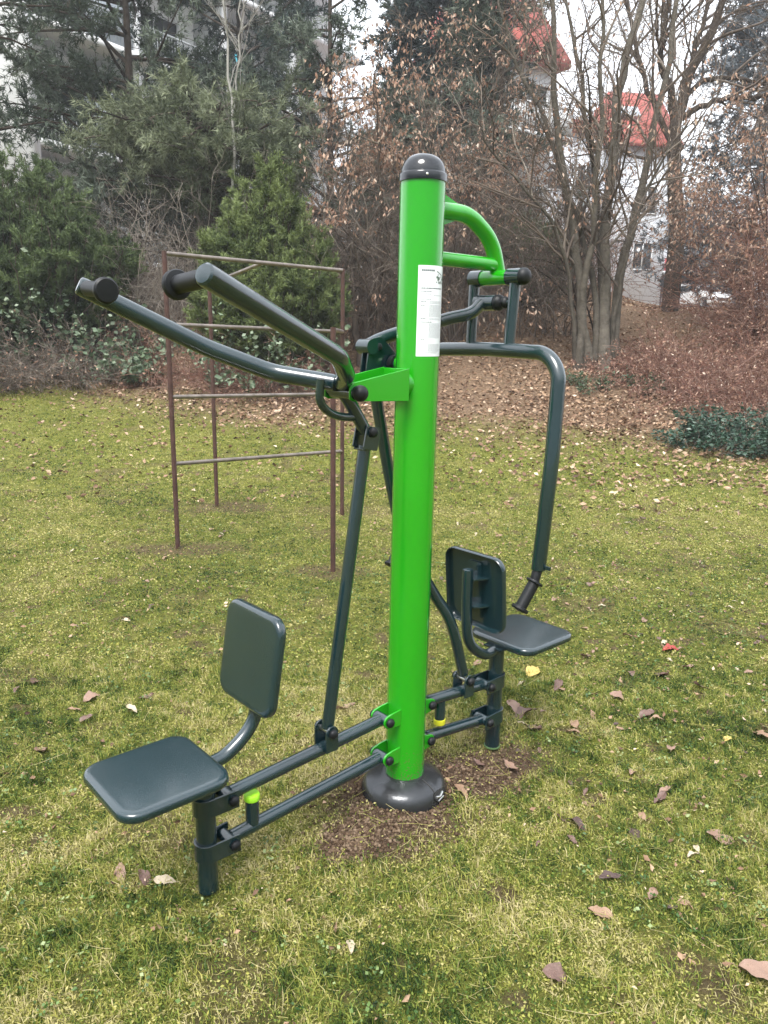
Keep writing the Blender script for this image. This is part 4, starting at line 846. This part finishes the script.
# saplings
rs(110); x, y, z = ptx(234, 14.4); S_ = thing('birch_sapling', 'slender pale grey sapling with two upright leaders before the pines', 'sapling', (x, y, z))
woody(S_, (x, y, z), [stem([(236, 330), (234, 230), (233, 120), (228, 60), (224, 0), (222, -50)], 0, 14.4), stem([(234, 110), (238, 60), (241, 0), (243, -50)], 0, 14.4)], [(.032, .012), (.016, .008)], mat('pale_bark', (.30, .29, .27), .9, noise=(12, .25)), [(11, 1.5, 42, .45, .008, .07, -.03, .3), (4, .5, 40, .2, .004, .1, -.02, .2)], mat('pale_twig', (.26, .245, .225), .9), tv=.8)
rs(111); x, y, z = ptx(323, 14.0); S_ = thing('thin_sapling', 'thin bare sapling standing beside the brighter green shrub', 'sapling', (x, y, z))
woody(S_, (x, y, z), [stem([(322, 330), (325, 220), (324, 130), (328, 110)], 0, 14.0)], [(.018, .006)], BARK, [(12, .9, 42, .45, .006, .08, -.03, .3), (4, .4, 40, .2, .003, .1, 0, .2)], TWIG, tv=.8)
# thickets
thicket('bare_bush', 'pale tangled leafless bush between the yew and the brighter shrub', 'bush', 150, 14.3, 1.5, .6, 3.1, 85, 501, vb=.8, spread=.35, r=.009)
thicket('bare_bush', 'dark brown leafless thicket left of the pole behind the climbing frame', 'bush', 378, 14.9, 1.4, .9, 3.4, 120, 502, leafy=1, vb=.35)
thicket('bare_bush', 'brown leafless thicket behind the green support arm', 'bush', 488, 15.6, 1.7, .9, 3.6, 140, 503, leafy=1, vb=.4)
thicket('bare_bush', 'pinkish brown thicket up the slope behind the many stemmed tree', 'bush', 572, 21, 1.2, 1.2, 2.6, 80, 504, twig=TWIGR, spread=.22, leafy=2, vb=.65, r=.011)
thicket('bare_bush', 'grey leafless brush under the light green pine', 'bush', 215, 16.5, 2.4, .8, 2.7, 110, 505, vb=.55)
thicket('bare_bush', 'dim leafless brush behind the left yew', 'bush', 30, 17, 2.6, 1.0, 3.0, 90, 506, vb=.3)
thicket('bare_bush', 'dark brush at the top of the leafy slope behind the pole', 'bush', 430, 19.5, 3.6, 1.2, 3.6, 170, 507, leafy=1, vb=.25, r=.012)
thicket('bramble_thicket', 'red brown bramble tangle filling the bank at the right edge', 'brambles', 755, 12.2, 1.5, 1.5, 1.5, 330, 601, twig=TWIGR, leafy=3, vb=.5, spread=.8, arch=.16, ls=.05, group='bramble banks', r=.005)
thicket('bramble_thicket', 'lower reddish brambles in front of the leaning dark trunk', 'brambles', 660, 13.2, 1.3, 1.2, .62, 230, 602, twig=TWIGR, leafy=3, vb=.45, spread=.8, arch=.16, ls=.05, group='bramble banks', r=.005)
thicket('bramble_thicket', 'tall red brown brush behind the right bramble bank', 'brambles', 825, 14.6, 1.6, 1.2, 3.2, 330, 603, twig=TWIGR, leafy=3, vb=.5, spread=.5, arch=.06, ls=.06, group='bramble banks', r=.007)
thicket('dry_bush', 'dry grey brown bush at the left edge below the yew', 'bush', 22, 12.3, 1.2, .6, 1.15, 210, 604, vb=.5, spread=.7, arch=.1, r=.004, group='bramble banks', leafy=1)
thicket('bramble_thicket', 'tangled bramble stems at the foot of the brighter green shrub', 'brambles', 235, 12.4, 1.7, .5, 1.0, 170, 605, twig=TWIGR, leafy=1, vb=.55, spread=.8, arch=.12, group='bramble banks', r=.004)
leafy_shrub('bramble_bush', 'pale green leaved bramble climbing the foot of the left yew', 'brambles', 48, 12.8, 1.15, .35, 2.15, 2300, 701, IVY, ls=.085, vb=.62)
leafy_shrub('bramble_bush', 'pale leaved bramble under the far lifted handle', 'brambles', 118, 12.4, .55, .3, 1.1, 800, 702, IVY, ls=.085, vb=.6)
leafy_shrub('bramble_bush', 'pale leaved bramble growing up through the brighter green shrub', 'brambles', 262, 12.0, .95, .25, 2.2, 900, 703, IVY, ls=.075, vb=.65)
LAUR = mat('laurel_leaf', [(0, (.012, .035, .022)), (.6, (.04, .085, .055)), (1, (.14, .20, .15))], .38, trans=.1)
leafy_shrub('laurel_bush', 'low dark blue green bush at the right edge of the lawn', 'bush', 752, 9.9, .85, .45, .62, 5200, 704, LAUR, ls=.06, wr=.45)
leafy_shrub('weedy_clump', 'small green weedy clump at the foot of the many stemmed tree', 'weeds', 622, 12.6, .8, .5, .35, 1500, 705, IVY, ls=.05, wr=.4, vb=.3)

# leaf litter on the slope and scattered over the far lawn
rs(801); n = 90000; y = 8.2+14*RNG.random(n)**1.25; x = (RNG.random(n)*2-1)*(y*.64+1.2); L_ = litter(x, y); k = RNG.random(n) < np.clip(L_+.03+.05*np.clip(x, 0, 3), 0, 1)*np.clip(fbm(x, y, .8, 5, 2)*1.6, .2, 1); x = x[k]; y = y[k]
xb, yb = scatter(8500, 1.1, 8, .7); kb = (fbm(xb, yb, 1.6, 66, 2) > .42) | (xb > .8); XB = xb[kb]; YB = yb[kb]
m = 6000; y2 = 7.2+5*RNG.random(m); x2 = (RNG.random(m)*2-1)*(y2*.6+.5); k = RNG.random(m) < (.16+.38*np.clip(x2/3, 0, 1)+.3*np.clip((y2-8)/3, 0, 1))*2*fbm(x2, y2, 1.3, 55, 2); x = np.concatenate([x, x2[k]]); y = np.concatenate([y, y2[k]]); n = len(x)
a = RNG.random(n)*2*pi; P = np.stack([x, y, hz(x, y)+.012+.02*RNG.random(n)+.02*litter(x, y)*RNG.random(n)], -1); g = Geo()
leaves(g, P, np.stack([np.cos(a), np.sin(a), RNG.normal(0, .35, n)], -1), .035+.05*RNG.random(n), .55, np.clip(RNG.normal(.45, .26, n), 0, 1), .5)
nb_ = len(XB); a = RNG.random(nb_)*2*pi
leaves(g, np.stack([XB, YB, hz(XB, YB)+.008+.014*RNG.random(nb_)], -1), np.stack([np.cos(a), np.sin(a), RNG.normal(0, .4, nb_)], -1), .010+.022*RNG.random(nb_)**2, .55, np.clip(RNG.normal(.4, .3, nb_), 0, 1), .6)
LIT = mat('litter_leaf', [(0, (.070, .040, .028)), (.35, (.21, .125, .078)), (.7, (.38, .255, .165)), (1, (.62, .49, .37))], .75, spec=.25)
tag(build('leaf_litter', g, LIT), 'thick carpet of fallen brown leaves on the slope under the trees', 'leaf litter', kind='stuff')
# ------------------------------------------------------------------ rusty climbing frame
RUST = mat('rusty_paint', (.060, .026, .020), .7, noise=(14, .45), bump=.2, bscale=70); GALV = mat('worn_bar', (.20, .17, .15), .45, metal=.5, noise=(12, .45))
P1, P2, P3, P4 = [np.array([*at(px, py, 5)[:2], 0]) for px, py in ((178, 549), (217, 508), (333, 572), (342, 517))]
def gp(px, py):
    d = at(px, py, 1.)-np.array([0, 0, CAM_H]); t_ = -CAM_H/d[2]; return np.array([0, 0, CAM_H])+d*t_
P1, P2, P3, P4 = gp(178, 549), gp(217, 508), gp(333, 572), gp(342, 517)
cf = thing('climbing_frame', 'rusty metal climbing frame with four thin posts and crossbars standing on the lawn', 'climbing frame', tuple(P1), 0)
tops = (2.19, 2.06, 1.68, 2.175)
for p, t_ in zip((P1, P2, P3, P4), tops): build('post', pipe(Geo(), [p+[0, 0, -.05], p+[0, 0, t_]], .018, 18), RUST, cf, smooth=40, loc=P1)
for a, za, b_, zb_ in ((P1, 2.175, P4, 2.165), (P1, 1.685, P4, 1.655), (P1, 1.165, P4, 1.12), (P1, .665, P4, .61), (P2, 2.05, P1*.5+P4*.5, 2.165), (P3, 1.665, P4, 1.655)):
    build('crossbar', pipe(Geo(), [a+[0, 0, za], b_+[0, 0, zb_]], .0155, 14), GALV, cf, smooth=40, loc=P1)
# ------------------------------------------------------------------ fallen leaves, each its own object
LM = {'purple': mat('leaf_purple_brown', (.125, .075, .060), .5, noise=(25, .5), spec=.4), 'tan': mat('leaf_tan', (.24, .150, .095), .6, noise=(60, .3)), 'pink': mat('leaf_pinkish', (.23, .145, .105), .55, noise=(60, .3)),
      'red': mat('leaf_red', (.26, .035, .025), .5, noise=(60, .3)), 'yellow': mat('leaf_yellow', (.50, .36, .10), .55, noise=(60, .25)), 'pale': mat('leaf_pale', (.42, .35, .25), .6, noise=(60, .2)), 'dark': mat('leaf_dark', (.060, .036, .030), .6, noise=(60, .4))}
RNG0 = (.20, .27, .33, .24)
def leafmesh(seed, ml, m):
    ch = seed % 4; rs(seed); nu, nv = 11, 5; g = Geo(); V = []; c1 = RNG.uniform(-1, 1); c2 = RNG.uniform(.15, .8); tw = RNG.uniform(-.5, .5); ph = RNG.random()*6
    for i in range(nu):
        u = i/(nu-1); wd = RNG0[ch]*math.sin(pi*u**.85)**.75*(1+.13*math.sin(u*17+ph)+.08*math.sin(u*41+2*ph))+.004
        for j in range(nv):
            v = (j/(nv-1)-.5)*2; x = (u-.5); y = v*wd; z = c2*.28*abs(v)*wd*2+c1*.6*(x*x)+.035*math.sin(9*u+3*v+ph)+.02*math.sin(23*u-5*v)*abs(v)+tw*x*y*1.3
            V.append((x, y, z))
    V = np.array(V); V[:, 2] -= V[:, 2].min()
    i = (np.arange(nu-1)[:, None]*nv+np.arange(nv-1)[None]).ravel(); g.add(V, np.stack([i, i+nv, i+nv+1, i+1], -1))
    pipe(g, [(-.49, 0, V[2, 2]), (-.58, .02, .03), (-.68, .03, .02)], .006, 4)
    o = build('fallen_leaf', g, m, smooth=180); s = o.modifiers.new('thick', 'SOLIDIFY'); s.thickness = .006; me = o.data; COL.objects.unlink(o); bpy.data.objects.remove(o); return me
LMESH = {c: [leafmesh(900+7*i+ord(c[0]), None, m) for i in range(5 if c in ('purple', 'tan', 'pink', 'dark') else 1)] for c, m in LM.items()}
def put_leaf(x, y, size, c, label, rz, tilt, i=0):
    o = bpy.data.objects.new('fallen_leaf', LMESH[c][i % len(LMESH[c])]); COL.objects.link(o)
    o.location = (x, y, float(hz(x, y))+.009); o.rotation_euler = (tilt[0], tilt[1], rz); o.scale = (size*.9, size*.9, size*1.1)
    tag(o, label, 'leaf', 'fallen leaves lying on the lawn')
rs(950)
named = [((123, 875), .085, 'pink', 'pink brown fallen leaf lying left of the left seat post'), ((143, 882), .075, 'purple', 'dark purple fallen leaf beside the pink one left of the left seat post'), ((165, 884), .07, 'pale', 'pale yellow slip of a leaf left of the left seat post'),
 ((42, 752), .085, 'pink', 'folded pink brown leaf standing on its stalk at the far left of the left seat'), ((718, 843), .10, 'pink', 'long pinkish leaf lying alone at the right side of the near lawn'), ((693, 858), .055, 'pale', 'small cream leaf left of the long pinkish leaf'),
 ((671, 752), .07, 'pink', 'curled pale brown leaf on the green grass right of the mound'), ((670, 652), .10, 'red', 'deep red fallen leaf, the only red one, right of the right seat'), ((668, 663), .06, 'pale', 'pale curled leaf touching the red one'),
 ((533, 674), .13, 'yellow', 'yellowish brown leaf lying just behind the right seat post'), ((557, 687), .10, 'purple', 'purple brown leaf right of the yellowish leaf by the right seat post'), ((513, 711), .11, 'pink', 'pink purple leaf just right of the right seat post'),
 ((526, 719), .12, 'purple', 'darker purple leaf right of the pink purple one by the right seat post'), ((533, 732), .09, 'purple', 'small purple leaf nearest the camera in the cluster by the right seat post'), ((510, 770), .10, 'pink', 'pale brown leaf on the edge of the soil mound'),
 ((460, 799), .09, 'tan', 'brown leaf lying on the soil in front of the base cover'), ((646, 719), .09, 'purple', 'flat purple brown leaf on the lawn nearest the dark green patch'), ((617, 700), .085, 'pink', 'pink leaf left of the flat purple brown leaf'),
 ((662, 677), .10, 'purple', 'broad purple leaf below the red leaf'), ((700, 690), .085, 'purple', 'thin purple leaf to the right of the broad purple leaf'), ((762, 740), .11, 'tan', 'rusty brown leaf at the right edge of the picture'), ((762, 982), .13, 'pink', 'large pale brown leaf cut by the right edge near the bottom'),
 ((555, 980), .075, 'purple', 'rolled purple brown leaf nearest the camera at the bottom'), ((600, 917), .075, 'tan', 'dull brown leaf low in the right half of the grass'), ((660, 803), .085, 'purple', 'purple brown leaf between the mound and the long pinkish leaf'),
 ((610, 880), .08, 'dark', 'dark crumpled leaf in the near grass right of centre'), ((575, 830), .08, 'dark', 'dark rotting leaf in the near grass below the soil mound'), ((635, 837), .06, 'dark', 'small dark leaf right of the rotting leaf'), ((652, 898), .05, 'pink', 'small pinkish curl low in the right half'),
 ((345, 710), .11, 'pink', 'pinkish leaf behind the left linkage bar near the pole'), ((727, 742), .05, 'yellow', 'small yellowish leaf between the brown ones at the right'), ((86, 722), .075, 'purple', 'purple leaf above the folded pink brown leaf on the left'), ((92, 700), .08, 'pink', 'pinkish leaf farther up on the left lawn'),
 ((132, 710), .07, 'pale', 'pale folded leaf left of the left backrest'), ((147, 698), .07, 'purple', 'dark leaf just beyond the pale folded one left of the backrest'), ((350, 951), .06, 'pale', 'pale cream sliver of leaf at the bottom middle of the grass')]
cc = {'i': 0}
for (px, py), sz, c_, lb_ in named:
    q = gp(px, py); put_leaf(q[0], q[1], sz*1.1, c_, lb_, RNG.random()*6.28, (RNG.normal(0, .25), RNG.normal(0, .25)), cc['i']); cc['i'] += 1
LAB = {'purple': 'small purplish brown leaf', 'tan': 'small tan brown leaf', 'pink': 'small pinkish brown leaf', 'dark': 'small dark crumpled leaf', 'pale': 'small pale cream leaf'}
cnt = 0; cols = ['purple', 'tan', 'pink', 'dark', 'pink', 'tan', 'purple', 'pale']
while cnt < 255:
    y_ = 1.6+6.0*RNG.random()**.75; x_ = (RNG.random()*2-1)*(y_*.5+.15)
    pr_ = (.14 if x_ < 0.3 else .4)*(1 if y_ > 2.9 else .3)*2*float(fbm(x_, y_, 2.0, 15, 2))
    if x_ > .22*y_ and y_ > 1.9: pr_ += .4
    if RNG.random() > pr_ or math.hypot(x_-BASE[0], y_-BASE[1]) < .3: continue
    if y_ < 2.6 and abs(x_) < .4: continue
    ci = cols[int(RNG.integers(0, 8))]; put_leaf(x_, y_, .030+.045*RNG.random(), ci, LAB[ci]+(' scattered on the grass right of the exercise machine' if x_ > .35+.35*(y_-2.5) else (' scattered on the grass left of the green pole' if y_ < 5 else ' scattered on the grass around and beyond the climbing frame')), RNG.random()*6.28, (RNG.normal(0, .2), RNG.normal(0, .2)), cnt); cnt += 1
# ------------------------------------------------------------------ thin winter haze
hm = bpy.data.materials.new('winter_haze'); hm.use_nodes = True; t = hm.node_tree; t.nodes.clear()
pv = t.nodes.new('ShaderNodeVolumePrincipled'); pv.inputs['Color'].default_value = (.93, .96, 1.0, 1); pv.inputs['Density'].default_value = .0019; pv.inputs['Anisotropy'].default_value = .2
ho = t.nodes.new('ShaderNodeOutputMaterial'); t.links.new(pv.outputs[0], ho.inputs['Volume'])
hb = build('haze', box((-310, -70, -2.5), (310, 830, 26)), hm); tag(hb, 'thin pale winter haze between the trees and houses', 'haze', kind='stuff')
